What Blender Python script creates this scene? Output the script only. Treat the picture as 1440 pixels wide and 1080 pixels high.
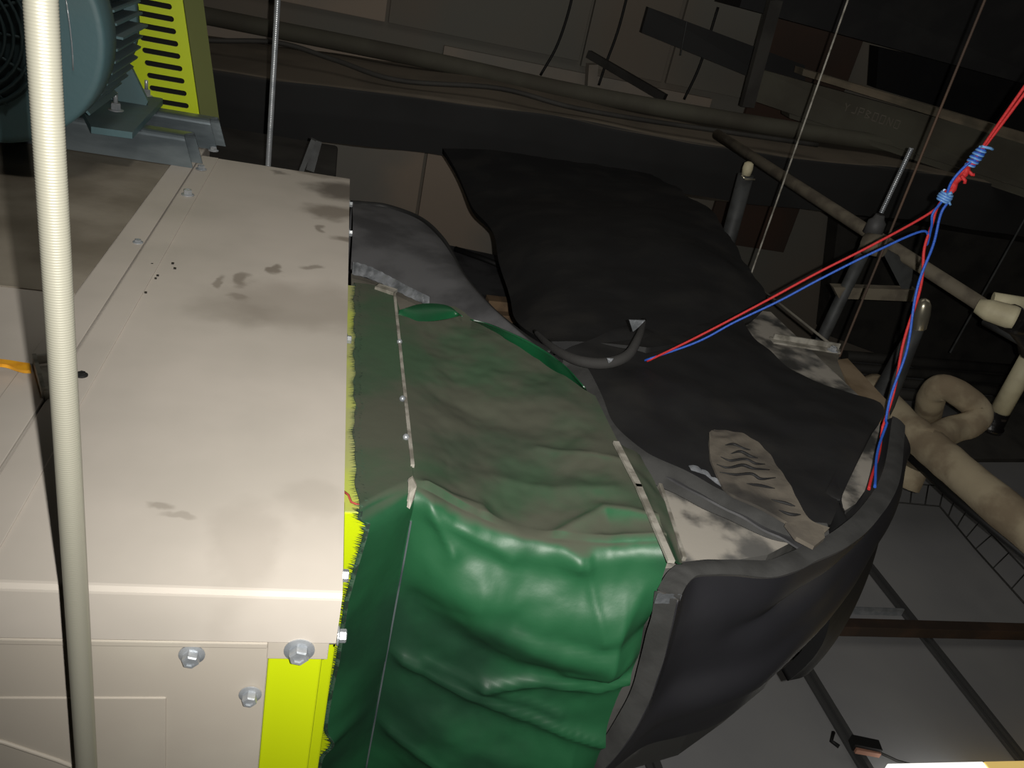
import bpy, bmesh, math, random
from mathutils import Vector, Matrix, noise
for o in list(bpy.data.objects): bpy.data.objects.remove(o)
C = bpy.context.scene.collection
random.seed(5)
# ---------------------------------------------------------------- camera, light, exposure
R = Matrix(((0.96549368, -0.09497197, -0.24249181), (-0.16602866, 0.4929024, -0.85409701), (0.20064008, 0.86488586, 0.46012608)))
F = 1140.0
CAM = Vector((0, 0, 1.8))                     # the phone, held 1.8 m above the ceiling tiles
cd = bpy.data.cameras.new('camera'); cam = bpy.data.objects.new('camera', cd); C.objects.link(cam)
cd.sensor_fit = 'HORIZONTAL'; cd.sensor_width = 36; cd.lens = 36 * F / 1440; cd.clip_start = .02
cam.matrix_world = Matrix.Translation(CAM) @ R.to_4x4()
bpy.context.scene.camera = cam
S = bpy.context.scene
S.view_settings.view_transform = 'Standard'; S.view_settings.look = 'None'; S.view_settings.gamma = 1
S.view_settings.use_curve_mapping = False; S.view_settings.exposure = 0
w = bpy.data.worlds.new('world'); S.world = w; w.use_nodes = True
w.node_tree.nodes['Background'].inputs[0].default_value = (1, .95, .88, 1); w.node_tree.nodes['Background'].inputs[1].default_value = .012
def lamp(name, kind, loc, energy, col, **k):
    l = bpy.data.lights.new(name, kind); l.energy = energy; l.color = col
    for a, v in k.items(): setattr(l, a, v)
    o = bpy.data.objects.new(name, l); C.objects.link(o); o.location = loc
    return o
# the phone's flash beside its lens
fo = lamp('phone_flash', 'SPOT', CAM + R @ Vector((.025, .003, .0)), 68, (1, .97, .915), shadow_soft_size=.0035, spot_size=math.radians(120), spot_blend=1.0)
fo.rotation_euler = (R @ Vector((.130, .12, -1))).to_track_quat('-Z', 'Y').to_euler()
# added unseen fill spot above the fan cabinet, brightening the far part of its top
tfl = lamp('top_fill', 'SPOT', (-.02, .75, 2.9), 20, (1, .95, .86), shadow_soft_size=.12, spot_size=math.radians(52), spot_blend=1.0)
tfl.rotation_euler = (Vector((-.14, 1.45, 1.3)) - tfl.location).to_track_quat('-Z', 'Y').to_euler()

# added unseen area fills below the slab, lifting the dark background
for k, (x, y, e) in enumerate(((.6, 2.6, 2.2), (2.9, 2.0, 2.6))):
    lamp('room_fill', 'AREA', (x, y, 2.85), e, (1, .95, .86), shape='RECTANGLE', size=1.6, size_y=1.0)

# ---------------------------------------------------------------- helpers
def ray(x, y): return R @ Vector(((x - 720) / F, (540 - y) / F, -1))
def P(px, py, x=None, y=None, z=None, d=None):
    """world point seen at a pixel on the plane x=, y= or z= (z measured from the phone's height)"""
    r = ray(px, py)
    k = x / r.x if x is not None else y / r.y if y is not None else z / r.z if z is not None else d
    return CAM + r * k
def V(x, y, z): return Vector((x, y, z + 1.8))      # z from the phone's height
ORG = {}
class MB:
    def __init__(s): s.v = []; s.f = []; s.sm = []
    def add(s, vs, fs, smooth=False):
        b = len(s.v); s.v += [Vector(v) for v in vs]; s.f += [tuple(i + b for i in f) for f in fs]; s.sm += [smooth] * len(fs); return s
    def box(s, lo, hi, bev=0):
        bm = bmesh.new(); bmesh.ops.create_cube(bm, size=1)
        c = (Vector(lo) + Vector(hi)) / 2; d = Vector(hi) - Vector(lo)
        for v in bm.verts: v.co = Vector((v.co.x * d.x, v.co.y * d.y, v.co.z * d.z)) + c
        if bev: bmesh.ops.bevel(bm, geom=bm.edges[:], offset=bev, segments=2, affect='EDGES', profile=.5)
        bm.verts.index_update(); s.add([v.co for v in bm.verts], [[v.index for v in f.verts] for f in bm.faces]); bm.free(); return s
    def obox(s, a, b, wd, ht, up=(0, 0, 1)):
        """a bar from a to b, wd wide, ht high"""
        a = Vector(a); b = Vector(b); t = (b - a).normalized(); n = t.cross(Vector(up)).normalized(); u = n.cross(t)
        vs = [p + n * (i * wd / 2) + u * (j * ht / 2) for p in (a, b) for i, j in ((-1, -1), (1, -1), (1, 1), (-1, 1))]
        return s.add(vs, [(3, 2, 1, 0), (4, 5, 6, 7), (0, 1, 5, 4), (1, 2, 6, 5), (2, 3, 7, 6), (3, 0, 4, 7)])
    def tube(s, pts, r, n=12, cap=True):
        pts = [Vector(p) for p in pts]; m = len(pts); rr = r if isinstance(r, (list, tuple)) else [r] * m
        t0 = (pts[1] - pts[0]).normalized(); u = t0.orthogonal().normalized(); vs = []
        for i, p in enumerate(pts):
            t = (pts[min(i + 1, m - 1)] - pts[max(i - 1, 0)]).normalized()
            u = (u - t * u.dot(t)).normalized(); w_ = t.cross(u)
            vs += [p + (u * math.cos(2 * math.pi * k / n) + w_ * math.sin(2 * math.pi * k / n)) * rr[i] for k in range(n)]
        fs = [(i * n + k, i * n + (k + 1) % n, (i + 1) * n + (k + 1) % n, (i + 1) * n + k) for i in range(m - 1) for k in range(n)]
        b = len(s.v); s.add(vs, fs, True)
        if cap:
            s.f += [tuple(b + k for k in reversed(range(n))), tuple(b + (m - 1) * n + k for k in range(n))]; s.sm += [False, False]
        return s
    def lathe(s, o, ax, prof, n=24, smooth=True):
        """prof = (distance along axis, radius)"""
        o = Vector(o); ax = Vector(ax).normalized(); u = ax.orthogonal().normalized(); w_ = ax.cross(u); vs = []
        for h, r in prof: vs += [o + ax * h + (u * math.cos(2 * math.pi * k / n) + w_ * math.sin(2 * math.pi * k / n)) * r for k in range(n)]
        m = len(prof)
        fs = [(i * n + k, i * n + (k + 1) % n, (i + 1) * n + (k + 1) % n, (i + 1) * n + k) for i in range(m - 1) for k in range(n)]
        b = len(s.v); s.add(vs, fs, smooth)
        s.f += [tuple(b + k for k in reversed(range(n))), tuple(b + (m - 1) * n + k for k in range(n))]; s.sm += [False, False]
        return s
    def grid(s, fn, nu, nv, th=0, smooth=True):
        """surface fn(u,v), optionally a slab th thick behind it"""
        p = [[Vector(fn(i / nu, j / nv)) for j in range(nv + 1)] for i in range(nu + 1)]
        def nrm(i, j):
            a = p[min(i + 1, nu)][j] - p[max(i - 1, 0)][j]; b = p[i][min(j + 1, nv)] - p[i][max(j - 1, 0)]
            return a.cross(b).normalized()
        vs = [p[i][j] for i in range(nu + 1) for j in range(nv + 1)]; I = lambda i, j: i * (nv + 1) + j
        fs = [(I(i, j), I(i + 1, j), I(i + 1, j + 1), I(i, j + 1)) for i in range(nu) for j in range(nv)]
        if not th: return s.add(vs, fs, smooth)
        N = len(vs); bk = [p[i][j] - nrm(i, j) * th for i in range(nu + 1) for j in range(nv + 1)]
        s.add(vs + bk, fs + [tuple(N + k for k in reversed(f)) for f in fs], smooth)
        rim = [I(i, 0) for i in range(nu + 1)] + [I(nu, j) for j in range(1, nv + 1)] + [I(i, nv) for i in range(nu - 1, -1, -1)] + [I(0, j) for j in range(nv - 1, 0, -1)]
        b = len(s.v) - 2 * N
        # rim faces carry their own vertices so that the cut edge stays crisp
        q = [s.v[b + k].copy() for k in rim] + [s.v[b + N + k].copy() for k in rim]; m = len(rim)
        s.add(q, [(k, m + k, m + (k + 1) % m, (k + 1) % m) for k in range(m)], True); return s
    def prism(s, poly, dz):
        """flat outline (world points) pushed along dz"""
        poly = [Vector(p) for p in poly]; n = len(poly); dz = Vector(dz)
        return s.add(poly + [p + dz for p in poly], [tuple(range(n)), tuple(reversed(range(n, 2 * n)))] + [(i, n + i, n + (i + 1) % n, (i + 1) % n) for i in range(n)])
    def build(s, name, m, parent=None):
        me = bpy.data.meshes.new(name)
        if parent is None:
            lo = [min(v[i] for v in s.v) for i in range(3)]; hi = [max(v[i] for v in s.v) for i in range(3)]
            org = Vector(((lo[0] + hi[0]) / 2, (lo[1] + hi[1]) / 2, lo[2]))
        else: org = ORG[parent.name]
        me.from_pydata([v - org for v in s.v], [], s.f); me.validate(); me.update()
        bm = bmesh.new(); bm.from_mesh(me); bmesh.ops.recalc_face_normals(bm, faces=bm.faces); bm.to_mesh(me); bm.free()
        if len(me.polygons) == len(s.sm): me.polygons.foreach_set('use_smooth', s.sm)
        me.materials.append(m); o = bpy.data.objects.new(name, me); C.objects.link(o)
        if parent: o.parent = parent
        else: o.location = org
        ORG[o.name] = org; return o
def thing(name, label, cat, loc, group=None):
    o = bpy.data.objects.new(name, None); C.objects.link(o); o.location = loc; o.empty_display_size = .05
    ORG[o.name] = Vector(loc); return tag(o, label, cat, group)
def tag(o, label, cat=None, group=None, kind=None):
    if label: o['label'] = label
    if cat: o['category'] = cat
    if group: o['group'] = group
    if kind: o['kind'] = kind
    return o
def struct(name, mb, m, label=None): return tag(mb.build(name, m), label, None, None, 'structure')
def nz(p, sc, seed=0): return noise.noise(Vector(p) * sc + Vector((seed * 7.3, seed * 3.1, seed * 1.7)))
def spline(pts, n):
    """Catmull-Rom through pts, n samples"""
    pts = [Vector(p) for p in pts]; q = [pts[0] * 2 - pts[1]] + pts + [pts[-1] * 2 - pts[-2]]; out = []
    for k in range(n):
        t = k / (n - 1) * (len(pts) - 1); i = min(int(t), len(pts) - 2); f = t - i
        a, b, c, d = q[i:i + 4]
        out.append(.5 * ((2 * b) + (c - a) * f + (2 * a - 5 * b + 4 * c - d) * f * f + (3 * b - a - 3 * c + d) * f ** 3))
    return out
def interp(pts, t):
    t = min(max(t, 0), 1) * (len(pts) - 1); i = min(int(t), len(pts) - 2); return pts[i].lerp(pts[i + 1], t - i)

# ---------------------------------------------------------------- materials
def lin(c): return tuple(((x / 255) / 12.92 if x / 255 <= .04045 else ((x / 255 + .055) / 1.055) ** 2.4) for x in c) + (1,)
def mat(name, col, rough=.5, metal=0, col2=None, scale=8, thr=(.4, .65), bump=0, bscale=60, dust=None, dustamt=(.5, .95), dscale=6, dthr=(.35, .6), sheen=0, coat=0, spots=None, emit=None, stretch=None, spec=None, wave=None, dn=(.35, .9)):
    m = bpy.data.materials.new(name); m.use_nodes = True; nt = m.node_tree; N = nt.nodes; L = nt.links
    b = N['Principled BSDF']; b.inputs['Roughness'].default_value = rough; b.inputs['Metallic'].default_value = metal
    if spec is not None: b.inputs['Specular IOR Level'].default_value = spec
    if sheen: b.inputs['Sheen Weight'].default_value = sheen; b.inputs['Sheen Roughness'].default_value = .6
    if coat: b.inputs['Coat Weight'].default_value = coat; b.inputs['Coat Roughness'].default_value = .25
    g = N.new('ShaderNodeNewGeometry'); pos = g.outputs['Position']
    if stretch:
        mp = N.new('ShaderNodeMapping'); mp.inputs['Scale'].default_value = stretch; L.new(pos, mp.inputs[0]); pos = mp.outputs[0]
    def noi(sc, lo, hi, det=5, off=0):
        n = N.new('ShaderNodeTexNoise'); n.inputs['Scale'].default_value = sc; n.inputs['Detail'].default_value = det
        if off:
            a = N.new('ShaderNodeVectorMath'); a.operation = 'ADD'; a.inputs[1].default_value = (off, off, off); L.new(pos, a.inputs[0]); L.new(a.outputs[0], n.inputs['Vector'])
        else: L.new(pos, n.inputs['Vector'])
        r = N.new('ShaderNodeMapRange'); r.interpolation_type = 'SMOOTHSTEP'; r.inputs[1].default_value = lo; r.inputs[2].default_value = hi; L.new(n.outputs[0], r.inputs[0])
        return r.outputs[0]
    def mix(f, a, c):
        x = N.new('ShaderNodeMix'); x.data_type = 'RGBA'
        if isinstance(f, float): x.inputs[0].default_value = f
        else: L.new(f, x.inputs[0])
        for k, v in ((6, a), (7, c)):
            if isinstance(v, tuple): x.inputs[k].default_value = v
            else: L.new(v, x.inputs[k])
        return x.outputs[2]
    def mth(op, a, c):
        x = N.new('ShaderNodeMath'); x.operation = op
        for k, v in ((0, a), (1, c)):
            if isinstance(v, (int, float)): x.inputs[k].default_value = v
            else: L.new(v, x.inputs[k])
        return x.outputs[0]
    c = col
    if col2: c = mix(noi(scale, *thr), col, col2)
    if spots:      # dried stains with a shape and place of their own: (centre, radii, colour, strength)
        wn = N.new('ShaderNodeTexNoise'); wn.inputs['Scale'].default_value = 14; wn.inputs['Detail'].default_value = 4; L.new(g.outputs['Position'], wn.inputs['Vector'])
        ma = N.new('ShaderNodeVectorMath'); ma.operation = 'MULTIPLY_ADD'; L.new(wn.outputs['Color'], ma.inputs[0]); ma.inputs[1].default_value = (.09,) * 3; L.new(g.outputs['Position'], ma.inputs[2])
        for cen, rad, sc_, st in spots:
            a = N.new('ShaderNodeVectorMath'); a.operation = 'SUBTRACT'; L.new(ma.outputs[0], a.inputs[0]); a.inputs[1].default_value = Vector(cen) + Vector((.045,) * 3)
            d = N.new('ShaderNodeVectorMath'); d.operation = 'DIVIDE'; L.new(a.outputs[0], d.inputs[0]); d.inputs[1].default_value = rad
            l = N.new('ShaderNodeVectorMath'); l.operation = 'LENGTH'; L.new(d.outputs[0], l.inputs[0])
            r = N.new('ShaderNodeMapRange'); r.interpolation_type = 'SMOOTHSTEP'; r.inputs[1].default_value = 1.15; r.inputs[2].default_value = .45; r.inputs[3].default_value = 0; r.inputs[4].default_value = st; L.new(l.outputs['Value'], r.inputs[0])
            c = mix(r.outputs[0], c, sc_)
    if dust:
        sp = N.new('ShaderNodeSeparateXYZ'); L.new(g.outputs['Normal'], sp.inputs[0])
        r = N.new('ShaderNodeMapRange'); r.interpolation_type = 'SMOOTHSTEP'; r.inputs[1].default_value = dn[0]; r.inputs[2].default_value = dn[1]; L.new(sp.outputs[2], r.inputs[0])
        n = N.new('ShaderNodeMapRange'); L.new(noi(dscale, dthr[0], dthr[1], 6, 3), n.inputs[0]); n.inputs[3].default_value = dustamt[0]; n.inputs[4].default_value = dustamt[1]
        f = mth('MULTIPLY', r.outputs[0], n.outputs[0]); c = mix(f, c, dust)
        q = N.new('ShaderNodeMapRange'); L.new(f, q.inputs[0]); q.inputs[3].default_value = rough; q.inputs[4].default_value = .9; L.new(q.outputs[0], b.inputs['Roughness'])
        if metal: q = N.new('ShaderNodeMapRange'); L.new(f, q.inputs[0]); q.inputs[3].default_value = metal; q.inputs[4].default_value = 0; L.new(q.outputs[0], b.inputs['Metallic'])
    if isinstance(c, tuple): b.inputs['Base Color'].default_value = c
    else: L.new(c, b.inputs['Base Color'])
    if bump:
        n = N.new('ShaderNodeTexNoise'); n.inputs['Scale'].default_value = bscale; n.inputs['Detail'].default_value = 6; L.new(pos, n.inputs['Vector'])
        bp = N.new('ShaderNodeBump'); bp.inputs['Strength'].default_value = bump; bp.inputs['Distance'].default_value = .004; L.new(n.outputs[0], bp.inputs['Height']); L.new(bp.outputs[0], b.inputs['Normal'])
    if emit: b.inputs['Emission Color'].default_value = emit[0]; b.inputs['Emission Strength'].default_value = emit[1]
    return m
ST = lin((112, 102, 90)); ST2 = lin((70, 62, 54))
def sp(px, py, rx, ry, c=ST, st=.6): q = P(px, py, z=-.5); return ((q.x, q.y, q.z), (rx, ry, .2), c, st)
cab_spots = [sp(480, 268, .075, .075, ST2, .75), sp(470, 300, .07, .05, ST, .7), sp(488, 335, .03, .03, ST, .7), sp(390, 378, .012, .022, ST, .7), sp(352, 392, .014, .028, ST, .6), sp(312, 396, .010, .02, ST, .55),
             sp(330, 416, .018, .02, ST, .45), sp(440, 378, .02, .014, ST, .55), sp(420, 430, .14, .10, ST, .38), sp(330, 440, .07, .05, ST, .22), sp(450, 320, .014, .02, ST, .6), sp(385, 243, .02, .014, ST2, .5),
             sp(230, 715, .020, .007, ST, .38), sp(262, 728, .018, .006, ST, .3), sp(345, 770, .03, .07, ST, .16), sp(430, 705, .035, .035, ST, .14), sp(460, 245, .1, .03, ST, .5)]
M = {}
M['cab'] = mat('beige_painted_steel', lin((196, 188, 178)), .5, 0, lin((184, 177, 167)), 5, (.35, .7), spots=cab_spots, spec=.2)
M['cabf'] = mat('beige_paint_shaded_front', lin((186, 179, 166)), .45, 0, lin((180, 172, 160)), 7, spec=.4)  # same beige as the top, darkened for the dimmer light on the front
M['dustlid'] = mat('dusty_beige_lid', lin((150, 142, 128)), .8, 0, lin((116, 108, 94)), 6, (.35, .7), bump=.15, bscale=40)
M['lime'] = mat('lime_paint', lin((196, 214, 16)), .4, dust=lin((165, 165, 112)), dustamt=(.55, .95), dscale=9)
M['zinc'] = mat('zinc_plated_steel', lin((186, 190, 194)), .3, .5, lin((160, 166, 172)), 40, bump=.05, bscale=200)
M['galv'] = mat('galvanised_steel', lin((128, 138, 142)), .36, .5, lin((86, 96, 102)), 12, (.35, .65), bump=.1, bscale=90, stretch=(.3, 1, 1))
M['galvdust'] = mat('dusty_galvanised_sheet', lin((112, 111, 108)), .5, .3, lin((70, 70, 68)), 9, (.42, .56), dust=lin((166, 160, 150)), dustamt=(.0, .95), dscale=11, dthr=(.42, .58), bump=.12, bscale=20)
M['batten'] = mat('dusty_metal_batten', lin((168, 164, 154)), .6, .2, lin((120, 116, 106)), 40, bump=.2)
M['teal'] = mat('teal_motor_paint', lin((78, 108, 114)), .55, 0, lin((82, 108, 112)), 9, dust=lin((84, 92, 92)), dustamt=(.2, .6), bump=.08, bscale=120)
M['grille'] = mat('dark_teal_grille', lin((52, 70, 74)), .6, .2)
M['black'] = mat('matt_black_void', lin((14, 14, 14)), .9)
M['green'] = mat('green_coated_canvas', lin((36, 88, 56)), .46, 0, lin((30, 62, 44)), 5, dust=lin((76, 77, 65)), dustamt=(.5, .95), dscale=7.0, dthr=(.38, .6), dn=(.72, .95), bump=.2, bscale=30, spec=.42)
M['greenclean'] = mat('clean_green_canvas', lin((22, 84, 50)), .35, 0, lin((18, 66, 40)), 8, bump=.1, bscale=30)
M['thread'] = mat('frayed_green_thread', lin((58, 84, 66)), .9, 0, lin((26, 44, 34)), 90, (.45, .55))
M['foam'] = mat('black_rubber_foam', lin((34, 34, 35)), .62, 0, lin((40, 40, 40)), 9, (.45, .7), bump=.25, bscale=26, dust=lin((52, 50, 47)), dustamt=(.0, .45), dscale=8, dthr=(.5, .72), spec=.25)
M['foamedge'] = mat('cut_foam_edge', lin((60, 60, 59)), .9, 0, lin((48, 48, 47)), 20, bump=.3, bscale=50)
M['foamdust'] = mat('dust_caked_foam', lin((108, 101, 90)), .95, 0, lin((88, 82, 74)), 16, (.4, .65), bump=.3, bscale=60, spots=[((P(1062, 712, z=-.57).x, P(1062, 712, z=-.57).y, 1.23), (.055, .055, .3), lin((46, 44, 42)), .85), ((P(1035, 680, z=-.57).x, P(1035, 680, z=-.57).y, 1.23), (.028, .028, .3), lin((44, 42, 40)), .8)])
M['cheek'] = mat('black_foam_cheek', lin((42, 42, 46)), .5, 0, lin((48, 48, 51)), 6, (.4, .7), bump=.2, bscale=12, dust=lin((62, 60, 56)), dustamt=(.3, .9), dscale=9, spec=.35)
M['cowl'] = mat('dusty_dark_sheet', lin((92, 92, 94)), .6, .1, lin((64, 64, 66)), 8, (.38, .62), bump=.2, bscale=14)
M['foil'] = mat('crumpled_foil_tape', lin((170, 174, 180)), .35, .6, lin((120, 124, 128)), 30, bump=.8, bscale=50)
M['rubber'] = mat('black_rubber', lin((22, 22, 22)), .6)
M['pipe'] = mat('dusty_grey_pipe', lin((122, 114, 98)), .8, 0, lin((98, 90, 78)), 18, bump=.2)
M['lag'] = mat('dusty_cloth_lagging', lin((188, 174, 146)), .95, 0, lin((152, 136, 112)), 9, (.4, .6), bump=.5, bscale=30)
M['pvc'] = mat('old_cream_plastic', lin((222, 214, 180)), .6, 0, lin((200, 190, 158)), 14, bump=.1)
M['tape'] = mat('black_tape', lin((24, 22, 22)), .35, 0, lin((60, 54, 50)), 50, (.6, .7), bump=.4, bscale=60)
M['dpipe'] = mat('dark_grey_conduit', lin((80, 82, 82)), .6, .2, lin((66, 67, 67)), 20)
M['wall'] = mat('dusty_board_wall', lin((176, 160, 144)), .9, 0, lin((150, 146, 138)), 1.6, (.35, .65), bump=.1, bscale=5)
M['wallgrey'] = mat('grey_render_wall', lin((128, 126, 118)), .9, 0, lin((136, 126, 114)), 1.3, (.35, .65))
M['brick'] = mat('brown_boards', lin((86, 66, 56)), .9, 0, lin((78, 64, 56)), 3)
M['slab'] = mat('dark_concrete', lin((96, 94, 86)), .95, 0, lin((80, 78, 70)), 2)
M['tile'] = mat('grey_gypsum_tile', lin((158, 158, 160)), .75, 0, lin((168, 168, 168)), 2.5, (.3, .7), bump=.05, bscale=30)
M['bar'] = mat('dark_ceiling_bar', lin((86, 86, 86)), .6, .2)
M['brown'] = mat('brown_channel', lin((84, 64, 50)), .7, 0, lin((62, 50, 42)), 6)
M['duct'] = mat('black_insulated_duct', lin((40, 40, 40)), .75, 0, lin((32, 32, 32)), 3, dust=lin((118, 108, 94)), dustamt=(.75, 1), dscale=5, bump=.2, bscale=8)
M['beam'] = mat('grey_green_steel', lin((92, 90, 78)), .8, 0, lin((80, 76, 66)), 4)
M['beamtop'] = mat('dusty_flange', lin((128, 116, 98)), .9, 0, lin((98, 92, 78)), 9)
M['ink'] = mat('stencil_ink', lin((112, 106, 96)), .9)
M['darkthing'] = mat('dark_dusty_plastic', lin((66, 64, 60)), .7, 0, lin((50, 48, 45)), 6, bump=.2)
M['red'] = mat('red_cord', lin((196, 44, 46)), .6, bump=.3, bscale=400)
M['blue'] = mat('blue_cord', lin((44, 92, 190)), .5, bump=.3, bscale=400)
M['bluelight'] = mat('pale_blue_cord', lin((110, 160, 215)), .4)
M['orange'] = mat('orange_plastic', lin((236, 170, 40)), .5, 0, lin((220, 150, 40)), 60)
M['wood'] = mat('dusty_timber', lin((150, 124, 96)), .9, 0, lin((110, 92, 74)), 12)
M['lampw'] = mat('lit_diffuser', (.9, .9, .86, 1), .5, emit=((1, .98, .92, 1), 1.1))
M['lampy'] = mat('yellow_diffuser_end', lin((230, 200, 120)), .5, emit=(lin((240, 205, 120)), .6))
M['brass'] = mat('brass', lin((190, 160, 80)), .35, .8)
M['redpaint'] = mat('red_mark', lin((170, 70, 60)), .8)
M['plate'] = mat('dusty_flange_plate', lin((116, 112, 102)), .75, .2, lin((96, 92, 84)), 14, bump=.1)
M['rust'] = mat('dusty_angle', lin((140, 122, 98)), .9, 0, lin((112, 94, 70)), 12)
M['tin'] = mat('bright_tin_cap', lin((190, 184, 164)), .3, .8)
M['wire'] = mat('dull_steel_wire', lin((66, 66, 64)), .6, .4)

# ---------------------------------------------------------------- the setting
fl = MB(); fl.box(V(-3, -1.5, -1.9), V(6, 4.2, -1.8)); struct('floor', fl, M['tile'], 'grey gypsum ceiling tiles seen from above')
b = MB(); b.box(V(-3, -1.5, 1.2), V(6, 4.3, 1.3)); struct('ceiling', b, M['slab'], 'dark concrete slab overhead')
b = MB(); b.box(V(-3, 4.2, -1.8), V(1.65, 4.3, 1.2)); b.box(V(1.65, 4.2, -1.8), V(6, 4.3, 1.2)); struct('wall_back', b, M['wallgrey'])
b = MB(); b.box(V(-3.1, -1.5, -1.9), V(-3, 4.3, 1.3)); struct('wall_left', b, M['slab'])
b = MB(); b.box(V(6, -1.5, -1.9), V(6.1, 4.3, 1.3)); struct('wall_right', b, M['slab'])
b = MB(); b.box(V(-3, -1.6, -1.9), V(6, -1.5, 1.3)); struct('wall_front', b, M['slab'])
# boards on the back wall: brown-grey panels low, with joints
for i, (x0, x1, z0, z1, mm) in enumerate([(-.9, .465, -1.8, -.55, 'wall'), (.475, 1.9, -1.8, -.45, 'wall'), (1.62, 2.1, -.42, .05, 'wallgrey'), (2.1, 2.62, -1.2, .3, 'brick'), (1.16, 1.6, -.42, 1.2, 'wallgrey'), (.2, 1.15, -.4, 1.2, 'wallgrey'), (-.9, .19, -.4, 1.2, 'wall')]):
    b = MB(); b.box(V(x0, 4.17, z0), V(x1 - .006, 4.2, z1), .003); struct('trim_%d' % (i + 1), b, M[mm])

# ---------------------------------------------------------------- fan cabinet
XR, YF, YB = .045, .522, 1.80
XL = -1.15
cab = thing('fan_cabinet', 'large beige sheet-metal fan cabinet with lime green corner post and bolted covers', 'fan unit', V(-.5, 1.1, -1.5))
b = MB(); b.box(V(XL, YF + .012, -1.5), V(-.27, 1.92, -.515)); b.box(V(-.27, YF + .012, -1.5), V(XR - .012, YB - .004, -.515)); b.build('cabinet_body', M['cabf'], cab)
# hangers carry it: the body rests on four feet that stand on the hanger frame below the picture
# top cover, bent over the front edge with a soft radius
b = MB()
prof = [(YB, -.53), (YB, -.502), (YB - .002, -.5)] + [(YF + .6, -.5)] + [(YF + .006 - .006 * math.sin(a), -.506 + .006 * math.cos(a)) for a in (0, .4, .8, 1.2, 1.57)] + [(YF, -.556), (YF + .0025, -.56)]
def topsec(x): return [V(x, y, z) for y, z in prof]
n = len(prof); vs = topsec(-.262) + topsec(XR); b.add(vs, [(i, i + 1, n + i + 1, n + i) for i in range(n - 1)])
vs2 = [v + Vector((0, 0 if i < 3 else .0, -.004)) for i, v in enumerate(topsec(XR))]
b.box(V(XR - .0025, YF + .004, -.535), V(XR, YB, -.5005)); b.box(V(-.262, YB - .003, -.535), V(XR, YB, -.5005))
b.build('top_cover', M['cab'], cab)
b = MB(); b.box(V(XL, YF, -.556), V(-.264, 1.93, -.5005), .003); b.build('top_cover', M['cab'], cab)
# raised seam strips on the top
for x0, x1, h in ((-.303, -.2635, .0030), (-.2605, -.2280, .0022)):
    b = MB(); b.box(V(x0, YF + .03 if x0 < -.29 else YF + .008, -.5), V(x1, YB - .005, -.5 + h), .0008); b.build('seam_strip', M['cab'], cab)
b = MB(); b.box(V(-1.1, 1.055, -.5), V(-.305, 1.90, -.4985), .0006); tag(b.build('hatch_lid', M['dustlid'], cab), 'hatch lid under darker dust')
# front cover plate with its cut-away lower right corner, and the pressed panel line
b = MB(); b.prism([V(XL, YF + .002, -.563), V(-.012, YF + .002, -.563), V(-.012, YF + .002, -1.5), V(XL, YF + .002, -1.5)], (0, .01, 0)); b.build('front_cover', M['cabf'], cab)
b = MB(); b.box(V(-.0125, YF + .0005, -.577), V(XR - .0055, YF + .011, -.5555), .0008); b.box(V(-.3, YF - .0004, -.5640), V(-.0125, YF + .008, -.5575), .0012); b.build('front_flange', M['cabf'], cab)
b = MB(); b.box(V(XL, YF + .0006, -1.5), V(-.0945, YF + .004, -.6272), .0012); b.build('door_panel', M['cabf'], cab)
b = MB(); b.tube([V(-.30, YF + .0004, -.650), V(-.226, YF + .0004, -.683), V(-.185, YF + .0004, -.708), V(-.12, YF + .0004, -.755)], .0022, 8); b.build('pressed_rib', M['cabf'], cab)
b = MB(); b.box(V(-.0115, YF + .008, -1.5), V(.0355, YF + .05, -.53), .002); tag(b.build('corner_post', M['lime'], cab), 'lime green corner post')
b = MB(); b.box(V(.030, YF + .06, -1.5), V(.050, YF + .19, -.545), .002); b.build('corner_post', M['lime'], cab)
# outlet frame that the canvas is fixed to
b = MB(); b.box(V(.046, .706, -1.3), V(.076, 1.335, -.556), .002); fr_ = b.build('outlet_frame', M['lime'], cab)
b = MB(); b.tube([P(482, 690, z=-.553), P(490, 696, z=-.5535), P(494, 706, z=-.5535), P(504, 710, z=-.553), P(512, 708, z=-.553)], .0013, 6); tag(b.build('paint_mark', M['redpaint'], fr_), 'smeared red mark')
def bolt(parent, p, ax, r=.0095, h=.009, name='bolt', m='zinc', washer=1.5, shank=0):
    b = MB(); p = Vector(p); ax = Vector(ax).normalized()
    b.lathe(p, ax, [(0, r * washer), (.0012, r * washer), (.0022, r * 1.15), (.0024, r * 1.0)], 24, False)
    b.lathe(p + ax * .0022, ax, [(0, r), (h * .85, r), (h, r * .86), (h * 1.0 + .0001, r * .55), (h * .86, r * .5)], 6, False)
    if shank: b.lathe(p + ax * h, ax, [(0, r * .45), (shank, r * .45), (shank + .001, r * .35)], 12)
    return b.build(name, M[m], parent)
bolt(cab, P(421, 914, y=YF), (0, -1, 0), .0088, .0085)
bolt(cab, P(270, 920, y=YF + .001), (0, -1, 0), .0072, .008)
bolt(cab, P(352, 976, y=YF + .001), (0, -1, 0), .0066, .008)
for yy, zz in ((1.68, -.52), (1.50, -.52), (1.06, -.525), (.585, -.535), (.525, -.55)): bolt(cab, V(XR + .0003, yy, zz), (1, 0, 0), .006, .006)
for px, py in ((300, 212), (283, 238)): bolt(cab, P(px, py, z=-.497), (0, 0, 1), .007, .006)
bolt(cab, P(264, 274, z=-.4975), (0, 0, 1), .0075, .008)
bolt(cab, P(194, 341, z=-.497), (0, 0, 1), .005, .003, 'rivet')
bolt(cab, P(115, 528, z=-.4975), (0, 0, 1), .0042, .002, 'rivet', 'rubber')
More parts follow.
